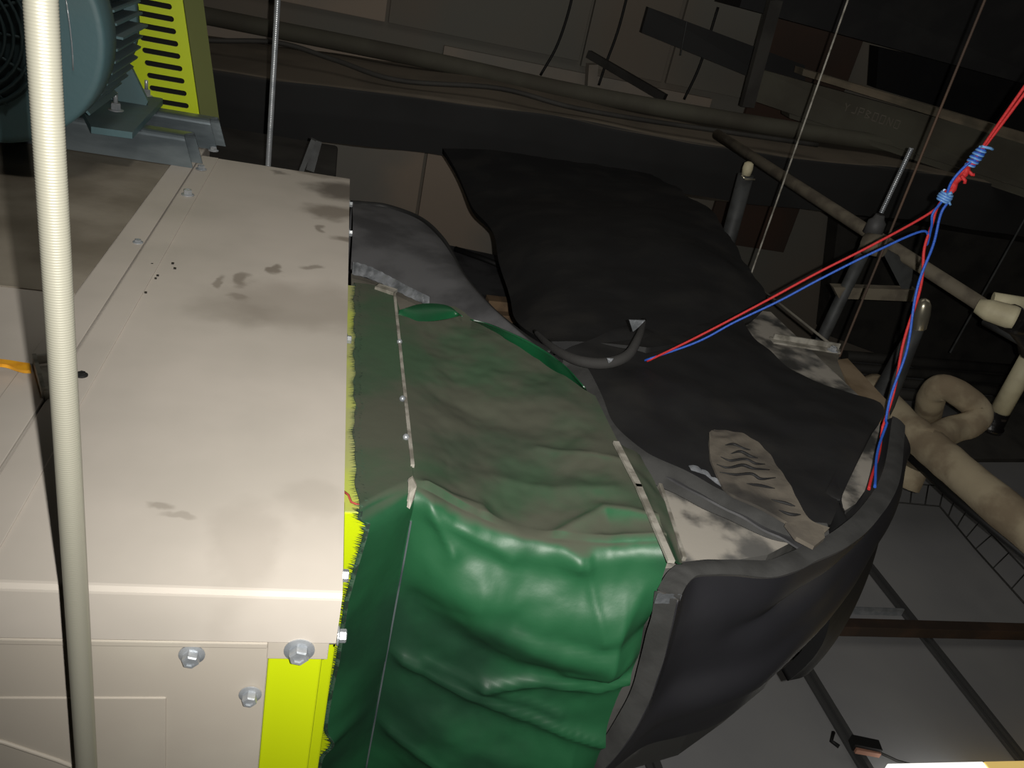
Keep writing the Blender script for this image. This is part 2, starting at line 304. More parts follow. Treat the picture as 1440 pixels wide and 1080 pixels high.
# loose chips of debris on the top
deb = MB()
for px, py in ((219, 392), (214, 372), (205, 412), (243, 371), (222, 388), (246, 378)):
    q = P(px, py, z=-.4995); s_ = .0008 + random.random() * .0010; deb.box(q - Vector((s_, s_, 0)), q + Vector((s_, s_ * .7, s_ * 1.2)))
tag(deb.build('debris', M['tape']), 'scatter of tiny metal chips on beige cabinet top', 'debris', None, 'stuff')

# bracket hook and orange strap lying at the left
q0, q1 = P(49, 512, z=-.497), P(62, 560, z=-.497)
b = MB(); b.obox(q0 + Vector((0, 0, .006)), q1 + Vector((0, 0, .006)), .004, .014); b.obox(q0 + Vector((.0, .0, .004)), P(80, 507, z=-.497) + Vector((0, 0, .004)), .004, .012); b.obox(q1 + Vector((0, 0, .004)), P(80, 556, z=-.497) + Vector((0, 0, .004)), .004, .012); b.obox(P(66, 515, z=-.4975), P(74, 555, z=-.4975), .016, .002)
tag(b.build('bracket', M['batten']), 'small pale metal bracket beside the orange strap behind threaded rod', 'bracket')
b = MB(); b.grid(lambda u, v: P(-40 + 84 * u, 506 + 5 * u + 9 * v * (1 + .25 * math.sin(u * 9)) + 4 * u * u, z=-.488 + .003 * math.sin(u * 7)), 24, 4, .004)
tag(b.build('strap', M['orange']), 'orange plastic strap end at left picture edge', 'strap')

# ---------------------------------------------------------------- motor on two channel rails
def rail(y, xr, label, z0=-.5, h=.062):
    b = MB(); wd = .045; t = .0035; r = .011; pr = []
    for a0, cy, cz in ((180, -wd / 2 + r, h - r), (90, wd / 2 - r, h - r)):
        for k in range(5):
            a = math.radians(a0 - k * 22.5); pr.append((cy + r * math.cos(a), cz + r * math.sin(a)))
    outer = [(-wd / 2, 0)] + pr + [(wd / 2, 0)]
    inner = [(p * (1 - 2 * t / wd), max(q - t, 0)) for p, q in outer]; sec = outer + inner[::-1]; n = len(sec)
    cut = lambda q: -.018 * (q / h)      # end cut on the slant
    vs = [V(-1.15, y + p, z0 + q) for p, q in sec] + [V(xr + cut(q) + (.0 if p < 0 else .012), y + p, z0 + q) for p, q in sec]
    b.add(vs, [(i, (i + 1) % n, n + (i + 1) % n, n + i) for i in range(n)]); m_ = len(outer)
    b.add(vs, [(n + i, n + i + 1, n + n - 2 - i, n + n - 1 - i) for i in range(m_ - 1)])
    return tag(b.build('mounting_rail', M['galv']), label, 'rail', 'channel rails under the motor')
rail(1.712, -.262, 'galvanised steel channel rail under teal motor, nearer of the two', -.4968)
rail(1.872, -.238, 'galvanised steel channel rail behind the nearer one, against green guard', -.4968)
mc = P(-36, 30, y=1.46); mr = .183
mo = thing('electric_motor', 'teal electric motor with cooling fins bolted on galvanised rails', 'motor', V(mc.x, 1.72, -.43))
Y0 = 1.46; ax = Vector((0, 1, 0)); mcx, mcz = mc.x, mc.z
b = MB(); b.lathe((mcx, Y0, mcz), ax, [(0, mr - .012), (-.0, mr - .004), (.004, mr), (.07, mr), (.074, mr - .002)], 64); 
fc = b.build('fan_cover', M['teal'], mo)
b = MB()
for k in range(9):
    r = .02 + .012 * k; b.tube([Vector((mcx - .025 + r * math.cos(a * math.pi / 16), Y0 - .008, mcz - .01 + r * math.sin(a * math.pi / 16))) for a in range(33)], .0028, 6, False)
for k in range(12):
    a = k * math.pi / 6; b.tube([Vector((mcx - .025 + rr * math.cos(a), Y0 - .006, mcz - .01 + rr * math.sin(a))) for rr in (.01, .125)], .0025, 6)
b.lathe((mcx - .025, Y0 - .001, mcz - .01), -ax, [(0, .122), (.001, .122)], 40)
b.build('air_grille', M['grille'], fc)
b = MB(); b.tube([P(93 + 10 * math.sin(t * 1.5) , t * 99, y=Y0 - .003) for t in [0, .2, .4, .6, .8, 1]], .0011, 6); b.build('drip_line', M['zinc'], fc)
# finned stator
b = MB(); b.lathe((mcx, Y0 + .074, mcz), ax, [(0, .150), (.2, .150)], 48)
for k in range(56):
    a = 2 * math.pi * k / 56; d = Vector((math.cos(a), 0, math.sin(a))); t_ = Vector((-math.sin(a), 0, math.cos(a)))
    c0 = Vector((mcx, 0, mcz)); L_ = .026 if k % 7 else .034
    f0, f1 = Y0 + .085, Y0 + .275
    vs = [c0 + d * rr + t_ * s_ * tk + Vector((0, yy, 0)) for yy in (f0, f1) for rr, tk in ((.146, .003), (.156 + L_, .0018)) for s_ in (-1, 1)]
    b.add(vs, [(0, 1, 3, 2), (4, 6, 7, 5), (0, 2, 6, 4), (1, 5, 7, 3), (2, 3, 7, 6)])
b.build('finned_body', M['teal'], mo)
b = MB(); b.lathe((mcx, Y0 + .275, mcz), ax, [(0, .17), (.02, .172), (.035, .12), (.04, .03), (.09, .03)], 40); b.build('end_shield', M['teal'], mo)
# foot
zt = -.4348
b = MB()
fp = lambda px, py, y: P(px, py, y=y)
yf = 1.69
b.prism([P(112, 148, z=zt + .012), P(128, 178, z=zt + .012), P(186, 186, z=zt + .012), P(229, 140, z=zt + .012), P(226, 124, z=zt + .012), P(150, 118, z=zt + .012)], (0, 0, -.012))
b.build('motor_foot', M['teal'], mo)
yw = P(180, 146, z=zt + .012).y + .012
b = MB(); b.prism([P(143, 128, y=yw), P(150, 112, y=yw), P(176, 90, y=yw), P(186, 98, y=yw), P(208, 143, y=yw), P(205, 150, y=yw), P(146, 142, y=yw)], (0, .012, 0))
b.build('foot_web', M['teal'], mo)
b = MB(); b.box(V(-.75, yf + .01, zt), V(-.62, yf + .14, zt + .06), .006); b.build('motor_foot', M['teal'], mo)
bolt(mo, P(163, 155, z=zt + .0125), (0, 0, 1), .0095, .012, shank=.022); bolt(mo, P(206, 134, z=zt + .0125), (0, 0, 1), .0085, .011, shank=.02)
b = MB(); b.lathe(P(152, 112, y=1.66), (.3, -1, .1), [(0, .005), (.006, .005), (.008, .003), (.014, .0035)], 10); b.build('grease_nipple', M['brass'], mo)

# ---------------------------------------------------------------- lime belt guard with slots
bg = thing('belt_guard', 'lime green slotted belt guard standing behind the teal motor', 'guard', V(-.33, 1.84, -.5))
YG = 1.925
def slotted(name, x0, x1, z0, z1, slots, m, parent, tilt):
    cu = bpy.data.curves.new('g', 'CURVE'); cu.dimensions = '2D'; cu.fill_mode = 'BOTH'; cu.extrude = .002
    def poly(pts):
        s_ = cu.splines.new('POLY'); s_.points.add(len(pts) - 1); s_.use_cyclic_u = True
        for p_, q_ in zip(s_.points, pts): p_.co = (q_[0], q_[1], 0, 1)
    poly([(x0, z0), (x1 + tilt * (z0 - z1) * -0, z0), (x1 + tilt * (z1 - z0), z1), (x0, z1)])
    for sx0, sx1, sz, r in slots:
        pts = [(sx1 - r + r * math.cos(a), sz + r * math.sin(a)) for a in [math.radians(-90 + 22.5 * k) for k in range(9)]] + [(sx0 + r + r * math.cos(a), sz + r * math.sin(a)) for a in [math.radians(90 + 22.5 * k) for k in range(9)]]
        poly(pts)
    ob = bpy.data.objects.new('g', cu); C.objects.link(ob); dg = bpy.context.evaluated_depsgraph_get(); me = bpy.data.meshes.new_from_object(ob.evaluated_get(dg)); bpy.data.objects.remove(ob)
    mb = MB(); mb.add([V(v.co.x, YG + v.co.z, v.co.y) for v in me.vertices], [tuple(p_.vertices) for p_ in me.polygons]); return mb.build(name, m, parent)
slots = []
for px, py in [(245, 10 + 17.4 * k) for k in range(-9, 9)]:
    e = P(242 + (py - 10) * .17, py, y=YG); slots.append((e.x - .075, e.x, e.z - 1.8, .0055))
er = P(280, 158, y=YG); et = P(257, 0, y=YG); tl = (et.x - er.x) / (et.z - er.z)
slotted('guard_face', -.62, er.x + .0 + tl * (-.497 + 1.8 - er.z), -.497, .15, slots, M['lime'], bg, tl)
x_at = lambda z: er.x + tl * (z + 1.8 - er.z)
b = MB(); b.grid(lambda u, v: V(x_at(-.497 + .647 * u) + .034 * v, YG + .004 + .03 * v * 1.0, -.497 + .647 * u), 6, 3, .002, False)
tag(b.build('guard_rim', mat('dull_olive_paint', lin((104, 110, 62)), .7), bg), 'dull olive folded rim')
b = MB(); b.prism([V(-.60, YG + .05, -.49), V(x_at(-.49) - .02, YG + .05, -.49), V(x_at(.13) - .02, YG + .05, .13), V(-.60, YG + .05, .13)], (0, .06, 0)); b.build('dark_slot_backing', M['black'], bg)  # black backing added so the guard slots read dark

# ---------------------------------------------------------------- threaded hanger rods
def threaded(p0, p1, r, pitch, label, group, m='zinc', seg=16):
    b = MB(); p0 = Vector(p0); p1 = Vector(p1); L_ = (p1 - p0).length; n_ = int(L_ / pitch); pr = []
    for k in range(n_): pr += [(k * pitch, r * (.965 if r > .007 else .9)), (k * pitch + pitch * .3, r), (k * pitch + pitch * .6, r)]
    b.lathe(p0, p1 - p0, pr, seg); return tag(b.build('threaded_rod', M[m]), label, 'rod', group)
e0 = ray(57, 0) * .304 * 1.28; e1 = ray(122, 1080)
rx, ry = e0.x, e0.y
zt_, zb_ = 1.2, -1.02
M['rodnear'] = mat('bright_zinc_rod', lin((158, 156, 142)), .4, .3, spec=.9)
def rodline(z):  # leans very slightly, as hung
    k = (z - e0.z); q = e1 * (e0.y / e1.y); return Vector((e0.x + (q.x - e0.x) * k / (q.z - e0.z), e0.y, z + 1.8))
threaded(rodline(zb_), rodline(zt_), .0078, .0016, 'bright threaded rod crossing the left side, close to the camera', None, 'rodnear', 28)
threaded(V(-.134, 1.96, -1.5), V(-.148, 1.96, 1.2), .0065, .004, 'threaded rod standing just behind the cabinet, right of green guard', None)
threaded(V(1.062, 1.80, -.62), V(1.045, 1.80, 1.2), .0024, .004, 'thin pale rod dropping to the black duct insulation', None, 'batten', 8)
threaded(V(1.115, 1.424, -.62), V(1.06, 1.424, 1.2), .0026, .004, 'thin brown rod ending at the grey duct flange corner', None, 'brown', 8)
a_ = P(1440, 310, y=2.9); c_ = P(1383, 412, y=2.9)
threaded(c_ + (c_ - a_).normalized() * .3, a_ + (a_ - c_) * 4, .005, .006, 'faint thin rod at the right edge above white elbow', None, 'dpipe', 8)

# ---------------------------------------------------------------- green canvas connector
cv = thing('canvas_connector', 'green canvas flexible duct connector between beige cabinet and black elbow', 'duct connector', V(.27, .95, -1.35))
def yback(x):
    k = [(.07, 1.345), (.128, 1.32), (.135, 1.24), (.19, 1.275), (.233, 1.28), (.286, 1.21), (.35, 1.12), (.404, 1.03), (.44, .98)]
    for (a, c), (d, e) in zip(k, k[1:]):
        if x <= d: return c + (e - c) * (x - a) / (d - a)
    return k[-1][1]
def yfront(x): return .742 - .075 * (x - .125) / .29 + .0
RIDGE = [  # folds as pixel polylines on the front (f) or the top (t): points, height, width
    ('f', [(583, 704), (625, 722), (670, 738), (740, 752), (810, 782)], .013, .012), ('f', [(583, 712), (610, 745), (640, 792)], .008, .008), ('f', [(584, 708), (640, 760), (720, 790)], .005, .009),
    ('f', [(528, 940), (590, 958), (660, 976), (760, 992), (862, 1008)], .014, .010), ('f', [(600, 948), (700, 966), (780, 978)], .006, .006), ('f', [(680, 958), (760, 940), (830, 932), (880, 910), (918, 886)], .016, .010),
    ('f', [(560, 865), (640, 862), (720, 852)], -.009, .03), ('f', [(720, 860), (820, 868), (900, 850)], -.012, .022), ('f', [(600, 1030), (700, 1040), (800, 1045)], .004, .03), ('f', [(822, 780), (826, 815), (834, 856)], .004, .007),
    ('f', [(520, 1040), (560, 1052), (640, 1080)], .009, .010), ('f', [(870, 880), (830, 905), (790, 915)], .007, .008), ('f', [(690, 830), (760, 842), (860, 825)], .005, .03), ('f', [(890, 800), (850, 850)], .005, .012),
    ('t', [(600, 690), (680, 700), (720, 742), (760, 748)], .006, .010), ('t', [(700, 740), (780, 735), (850, 712), (920, 738)], .007, .010), ('t', [(770, 748), (850, 745), (930, 765)], .006, .007), ('t', [(700, 655), (760, 668), (860, 690)], .005, .016), ('t', [(650, 560), (720, 590), (800, 600)], -.005, .03), ('t', [(620, 470), (650, 560), (680, 640)], -.004, .03), ('t', [(760, 620), (830, 640), (870, 655)], .004, .008), ('t', [(700, 720), (640, 700), (600, 690)], .004, .006)]
RD = []
for k, pl, h, wd in RIDGE: RD.append((k, [P(*a, y=.70) if k == 'f' else P(*a, z=-.56) for a in pl], h, wd))
def ridge(kind, p, q):
    o = 0
    for k, pl, h, wd in RD:
        if k != kind: continue
        ib = 2 if k == 'f' else 1
        d = min(segd((p, q), (a[0], a[ib]), (c[0], c[ib]), 0, 1) for a, c in zip(pl, pl[1:]))
        if d < wd * 5: o += h * math.exp(-(math.sqrt(d * d + (.25 * wd) ** 2) - .25 * wd) / wd * 1.1)
    return o
def segd(p, a, c, ia, ib):
    px, py, ax_, ay, cx, cy = p[ia], p[ib], a[ia], a[ib], c[ia], c[ib]; dx, dy = cx - ax_, cy - ay
    t = max(0, min(1, ((px - ax_) * dx + (py - ay) * dy) / (dx * dx + dy * dy + 1e-9))); return math.hypot(px - ax_ - t * dx, py - ay - t * dy)
def canvas(x, s):
    """s in 0..1: back of the top to the front edge, 1..2: down the front"""
    yb, yf = yback(x), yfront(x); u = (x - .128) / .29; sag = .035 * math.sin(math.pi * min(max(u, 0), 1)) ** 1.3
    rc = .022; zt = -.552
    if s <= 1:
        t = s; y = yb + (yf + rc - yb) * t; z = zt - sag * (t ** 2.2) - .012 * math.sin(math.pi * t) * math.sin(math.pi * min(max(u, 0), 1)); p = Vector((x, y, z)); n = Vector((0, 0, 1)); kind = 't'
        p += n * ridge('t', x, y)
    else:
        t = s - 1; zc = zt - sag; Lc = .06
        if t < Lc: a = t / Lc * math.pi / 2; p = Vector((x, yf + rc - rc * math.sin(a), zc - rc + rc * math.cos(a))); n = Vector((0, -math.sin(a), math.cos(a)))
        else:
            tt = (t - Lc) / (1 - Lc); dz = .72 * tt; uu = max(0, min(1, u)); win = min(1, uu * 3.2) ** .8 * min(1, (1 - uu) * 6 + .25); sm = lambda q: 0 if q < 0 else 1 if q > 1 else q * q * (3 - 2 * q)
            zu = .085 + .03 * uu - .012 * math.sin(uu * 5)       # the swollen upper band, then the slack hollow below it
            off = .046 * sm(dz / zu) - .040 * sm((dz - zu) / .07) + .020 * sm((dz - .20 - .05 * uu) / .10) - .018 * sm((dz - .33 - .03 * uu) / .10)
            p = Vector((x, yf - off * win, zc - rc - dz)); n = Vector((0, -1, 0))
        wgt = min(1, t / Lc)
        p += n * wgt * ridge('f', x, p.z + 1.8) * min(1, max(0, u * 14))
    fade = min(1, max(0, u * 6)) * min(1, max(0, (1 - u) * 8))
    p += n * (.006 * nz(p, 9, 1) + .003 * nz(p, 22, 2) + .0012 * nz(p, 55, 3)) * fade
    return p + Vector((0, 0, 1.8))
def srange(v):  # denser near the corner
    return v
b = MB(); b.grid(lambda u, v: canvas(.128 + (.418 - .128) * u, v * 2), 120, 260, .0015); b.build('canvas_panel', M['green'], cv)
# flat flange of canvas along the cabinet, with an uneven frayed edge
def xleft(s):
    p = canvas(.11, s); base = .0605 + .0015 * math.sin(s * 37) + .001 * math.sin(s * 91)
    if s > .9: base += .006 * math.exp(-((s - 1.0) / .05) ** 2)
    if s > 1.03: base = .074 - .012 * min(1, (s - 1.03) / .14)
    if s > 1.3: base = .062 - .004 * math.sin((s - 1.3) * 8) + (.012 * math.exp(-((s - 1.485) / .022) ** 2))
    return base
def flange(u, s):
    x0 = xleft(s); x = x0 + (.1275 - x0) * u
    q = canvas(.128, s) + Vector((0, 0, 0)); q.x = x; q.z += .0015
    if s <= 1: q.y += ((1 - s) * .012 - s ** 6 * .058) * (1 - u); q.z += .002 * math.sin(u * 3.1)
    else: q.y += (1 - u) * -.058 + .0025 * math.sin(u * 3 + s * 20); q.z += 0
    if s > 1: q += Vector((0, 1, 0)) * .004 * nz(q, 18, 4)
    return q
b = MB(); b.grid(lambda u, v: flange(u, v * 2), 14, 240, .0015); b.build('canvas_flange', M['green'], cv)
b = MB()
for k in range(1000):
    s = k / 999 * 1.98 + .004; q = flange(0, s); L_ = .003 + random.random() * .006; d = Vector((-1, random.uniform(-.25, .25), random.uniform(-.25, .25) + (0 if s < 1 else .25))).normalized()
    w_ = (flange(0, s + .004) - q).normalized() * .0008
    q1 = q + Vector((.004, 0, .0018 if s < 1 else 0)) + (Vector((0, -.0018, 0)) if s > 1 else Vector())
    b.add([q1 - w_, q1 + w_, q + d * L_], [(0, 1, 2)])
    if k % 2: q2 = flange(.14 + .04 * random.random(), s) + (Vector((0, 0, .001)) if s < 1 else Vector((0, -.001, 0))); b.add([q2 - w_, q2 + w_, q2 + d * .006 + Vector((0, 0, .0006))], [(0, 1, 2)])
tag(b.build('frayed_edge', M['thread'], cv), 'frayed thread fringe', kind='stuff')
# clamping battens
b = MB(); pts = [canvas(.129, s / 60) + Vector((-.001, 0, .0035)) for s in range(0, 58)]
for p0, p1 in zip(pts, pts[1:]): b.obox(p0, p1, .0045, .005)
b.build('batten', M['batten'], cv)
b = MB(); pts = [canvas(.129, 1.08 + s / 60) + Vector((0, -.002, 0)) for s in range(0, 55)]
for p0, p1 in zip(pts, pts[1:]): b.obox(p0, p1, .002, .003, (0, 1, 0))
b.build('batten', M['galv'], cv)
b = MB(); q = P(530, 403, z=-.545); q2 = P(556, 411, z=-.545); b.obox(q, q2, .018, .006); b.build('batten_end', M['batten'], cv)
# bent tab at the corner
b = MB(); A = P(578, 672, z=-.545); B = P(572, 712, y=.725); b.prism([P(574, 676, y=.745), P(580, 672, y=.745), P(586, 684, y=.742), P(583, 700, y=.738), P(576, 716, y=.73), P(571, 712, y=.73), P(574, 695, y=.738)], (.0, .002, .0015)); b.build('corner_tab', M['batten'], cv)
for px, py, k in ((571, 614, 't'), (566, 560, 't'), (544, 860, 'f'), (520, 984, 'f'), (506, 1056, 'f'), (578, 676, 't'), (562, 480, 't')):
    q = P(px, py, z=-.546) if k == 't' else P(px, py, y=yfront(.125) - .004)
    b = MB(); b.lathe(q, (0, 0, 1) if k == 't' else (0, -1, 0), [(-.003, .0042), (.001, .0042), (.003, .0022)], 10); b.build('rivet', M['zinc'], cv)
# right hand batten and the green strip beyond it
b = MB()
for a, c in (((866, 622), (899, 686)), ((897, 682), (944, 790))):
    A, B = P(*a, z=-.540), P(*c, z=-.540); b.obox(A, B, .008, .004)
b.build('batten', M['batten'], cv)
b = MB(); Lf = [P(x, y, z=-.546) for x, y in ((868, 622), (900, 680), (945, 790))]; Rt = [P(x, y, z=-.556) for x, y in ((900, 640), (935, 705), (960, 792))]
b.grid(lambda u, v: interp(Lf, u).lerp(interp(Rt, u), v) + Vector((0, 0, .003 * nz((u * 3, v, 0), 2))), 20, 6, .0015); b.build('canvas_flange', M['green'], cv)
# clean flaps curling up along the back edge
e1_ = spline([P(x, y, z=-.553) for x, y in ((560, 445), (590, 452), (625, 449), (648, 444))], 20); e2_ = spline([P(x, y, z=-.545) for x, y in ((562, 436), (595, 427), (630, 430), (650, 446))], 20)
b = MB(); b.grid(lambda u, v: interp(e1_, u).lerp(interp(e2_, u), v) + Vector((0, 0, .006 * math.sin(v * 3.1) * math.sin(u * 3.1))), 24, 8, .0015); tag(b.build('canvas_flap', M['greenclean'], cv), 'cleaner bright green flap')
e1_ = spline([P(x, y, z=-.565) for x, y in ((665, 452), (700, 478), (760, 512), (795, 540), (825, 552))], 20); e2_ = spline([P(x, y, z=-.538) for x, y in ((662, 450), (690, 458), (745, 484), (790, 512), (822, 546))], 20)
b = MB(); b.grid(lambda u, v: interp(e1_, u).lerp(interp(e2_, u), v) + Vector((0, 0, .012 * math.sin(v * 3.1) * math.sin(u * 3.1))), 24, 10, .0015); tag(b.build('canvas_flap', M['greenclean'], cv), 'cleaner bright green flap')

# ---------------------------------------------------------------- elbow duct under the insulation
el = thing('elbow_duct', 'galvanised duct elbow, bare dusty metal showing beside green canvas', 'duct', V(.7, 1.1, -1.02))
foot = [(.425, .700), (.50, .712), (.60, .738), (.70, .795), (.81, .865), (.92, .968), (1.005, 1.075), (1.04, 1.20), (1.04, 1.42), (1.04, 1.62), (.53, 1.62), (.53, 1.25), (.435, 1.06)]
b = MB(); b.prism([V(x, y, -.612) for x, y in foot], (0, 0, -.40)); b.build('duct_shell', M['galvdust'], el)
b = MB()   # standing seam across the bare metal
for a, c in (((928, 682), (962, 786)),): b.obox(P(*a, z=-.603), P(*c, z=-.603), .005, .006)
b.build('standing_seam', M['batten'], el)
b = MB(); sl = spline([P(x, y, z=-.602) for x, y in ((906, 640), (960, 668), (1025, 700), (1085, 728), (1146, 756))], 16); sr = spline([P(x, y, z=-.598) for x, y in ((902, 650), (948, 680), (1015, 716), (1075, 748), (1132, 776))], 16)
b.grid(lambda u, v: interp(sl, u).lerp(interp(sr, u), v) + Vector((0, 0, .006 * nz((u * 6, v * 2, 0), 1, 3))), 30, 6, .003); b.build('tape_strip', M['cowl'], el)
b = MB(); cr = [P(x, y, z=-.592) for x, y in ((966, 662), (985, 668), (1000, 680), (1012, 688), (1023, 696))]
b.grid(lambda u, v: interp(cr, u) + Vector((.000 * v, -.010 * v, .008 + .004 * abs(math.sin(u * 14)) * (1 - v))), 30, 3, .001); tag(b.build('torn_tape', M['foil'], el), 'torn silver foil edge')
# near sheet of foam on top of the elbow
fr = [P(x, y, z=-.588) for x, y in ((775, 500), (812, 512), (838, 548), (862, 598), (905, 638), (960, 662), (1025, 698), (1090, 728), (1150, 742), (1166, 742))]
bkc = [P(x, y, z=-.588) for x, y in ((905, 452), (960, 440), (1030, 440), (1062, 474), (1100, 510), (1150, 537), (1195, 552), (1243, 573), (1222, 618), (1190, 682))]
fr = spline(fr, 50); bkc = spline(bkc, 50)
A_ = thing('insulation_sheet', 'black foam insulation sheet lying on top of the duct elbow, with dust-caked patch', 'insulation', V(.75, 1.15, -.61))
def shA(u, v):
    q = interp(fr, u).lerp(interp(bkc, u), v); q.z += .010 * nz(q, 6, 8) + .004 * nz(q, 17, 9) + .006 * math.sin(math.pi * v); return q
b = MB(); b.grid(shA, 90, 40, .022); b.build('foam_sheet', M['foam'], A_)
b = MB(); nf = 50     # pale cut edge of the foam, facing the canvas
def edA(u, v):
    q = shA(u, 0); t = (shA(min(1, u + .01), 0) - shA(max(0, u - .01), 0)).normalized(); o_ = Vector((t.y, -t.x, 0)); 
    if o_.y > 0 and False: o_ = -o_
    w_ = (.034 if u < .55 else .034 - .02 * (u - .55) / .45); return q + o_ * (w_ * v - .001) + Vector((0, 0, .0012 - .020 * v ** 1.5))
b.grid(lambda u, v: edA(.05 + u * .88, v), 90, 6, .003); tag(b.build('cut_edge', M['foamedge'], A_), 'grey cut edge')
# dust caked patch with ripples
pc = [P(x, y, z=-.577) for x, y in ((998, 606), (1000, 640), (1012, 672), (1030, 694), (1080, 716), (1120, 740), (1140, 764))]
pd = [P(x, y, z=-.577) for x, y in ((1006, 600), (1045, 606), (1078, 628), (1100, 662), (1120, 700), (1138, 730), (1166, 744))]
pc = spline(pc, 30); pd = spline(pd, 30)
def shd(u, v):
    q = interp(pc, u).lerp(interp(pd, u), v); 
    rp = .0009 * math.sin(u * 58 + 2.2 * math.sin(v * 5)) * max(0, min(1, (.72 - u) * 8)) * min(1, v * 4)
    q.z = max(q.z, 0) * 0 + shA_z(q) + .0025 + rp; return q
def shA_z(q): return -.588 + 1.8 + .010 * nz((q.x, q.y, -.588 + 1.8), 6, 8) + .004 * nz((q.x, q.y, 1.212), 17, 9) + .0065
b = MB(); b.grid(shd, 120, 24, .004); tag(b.build('dust_patch', M['foamdust'], A_), 'rippled patch caked in grey dust')
for pl in (((1020, 625), (1032, 623), (1045, 629), (1056, 631)), ((1028, 637), (1042, 634), (1056, 641), (1066, 643)), ((1014, 641), (1028, 647), (1048, 646), (1062, 652), (1076, 652)), ((1008, 652), (1024, 658), (1044, 655), (1060, 661), (1082, 661)), ((1012, 664), (1034, 668), (1056, 668), (1070, 674), (1090, 673)), ((1050, 680), (1070, 682), (1090, 686)), ((1086, 700), (1104, 706), (1118, 712)), ((1096, 715), (1112, 722), (1126, 724))):
    sl_ = spline([P(x, y, z=-.577) for x, y in pl], 24); b = MB()
    for q in sl_: q.z = shA_z(q) + .0036
    b.tube(sl_, [.0022 * math.sin(math.pi * (k + .6) / 24.6) + .0003 for k in range(24)], 6); b.build('ripple', M['foam'], A_)
b = MB(); q = [P(x, y, z=-.572) for x, y in ((1105, 735), (1135, 732), (1158, 742), (1160, 756), (1145, 768), (1120, 755))]; b.prism(q, (0, 0, -.006)); b.build('torn_corner', M['foamdust'], A_)

# cheek sheet: foam hanging down the outside of the elbow
tp = spline([P(x, y, z=zz) for x, y, zz in ((924, 832, -.600), (940, 806, -.592), (965, 792, -.590), (1020, 790, -.592), (1080, 790, -.592), (1125, 772, -.590), (1168, 752, -.588), (1210, 716, -.585), (1242, 664, -.582), (1256, 588, -.580))], 60)
bt = spline([P(x, y, z=zz) for x, y, zz in ((812, 1078, -.97), (840, 1060, -.965), (893, 1026, -.95), (950, 1010, -.95), (998, 992, -.95), (1045, 950, -.93), (1085, 905, -.93), (1120, 845, -.90), (1160, 780, -.88), (1212, 690, -.84))], 60)
def cheek(u, v):
    q = interp(tp, u).lerp(interp(bt, u), v); g_ = math.sin(math.pi * v); o_ = Vector((.55 * u + .05, -.8, 0)).normalized()
    fold = .016 * math.exp(-((v - .30 - .5 * (1 - u)) / .10) ** 2) * min(1, u * 3) - .02 * math.exp(-((v - .10 - .25 * (1 - u)) / .07) ** 2) * max(0, min(1, (u - .3) * 4))
    q += o_ * (.012 * g_ + fold + .010 * nz(q, 7, 12) * min(1, v * 6)); q += Vector((-.02 * g_ * (1 - u) ** 3 * -1, 0, 0)); return q
ck = thing('insulation_sheet', 'black foam insulation sheet peeled off and bulging down the outer side of the elbow', 'insulation', V(.7, .8, -.99))
b = MB(); b.grid(cheek, 110, 50, -.026 if False else .026); b.build('foam_sheet', M['cheek'], ck)
def rimtube(fn, n, r, name, m, parent, label=None):
    b = MB(); b.tube([fn(k / (n - 1)) for k in range(n)], r, 8); o = b.build(name, m, parent)
    if label: tag(o, label)
def nrmc(u, v):
    a = cheek(min(1, u + .01), v) - cheek(max(0, u - .01), v); c = cheek(u, min(1, v + .01)) - cheek(u, max(0, v - .01)); return a.cross(c).normalized()
b = MB(); b.grid(lambda u, v: cheek(0, u) + Vector((-.0015 - .002 * math.sin(v * 3.1), 0, 0)) - nrmc(0, u) * (.026 * v) + Vector((.012 * nz((u * 7, v, 0), 1, 5), 0, 0)) * .3, 50, 6, .002); tag(b.build('cut_edge', M['foamedge'], ck), 'grey cut edge')
b = MB(); b.grid(lambda u, v: cheek(u, 0) - nrmc(u, .02) * (.026 * v) + Vector((0, 0, .0012 + .0025 * math.sin(v * 3.1) + .002 * nz((u * 20, v, 0), 1, 6))), 90, 6, .002); tag(b.build('cut_edge', M['foamedge'], ck), 'grey cut edge')
b = MB(); q = P(935, 838, z=-.598); b.grid(lambda u, v: q + Vector((-.012 + .03 * u, -.003, .006 - .014 * v + .003 * nz((u * 3, v * 3, 0), 2))), 8, 6, .001); b.build('foil_scrap', M['foil'], ck)
# darker flap behind the cheek
t2 = spline([P(x, y, z=-.72) for x, y in ((1150, 820), (1190, 770), (1225, 700), (1243, 610))], 30); b2 = spline([P(x, y, z=-.98) for x, y in ((1098, 942), (1128, 930), (1160, 872), (1188, 806))], 30)
b = MB(); b.grid(lambda u, v: interp(t2, u).lerp(interp(b2, u), v) + Vector((.02, -.01, 0)) * math.sin(v * 3.1), 40, 20, .02)
tag(b.build('insulation_flap', M['foam']), 'dark foam flap hanging behind the peeled cheek sheet', 'insulation')

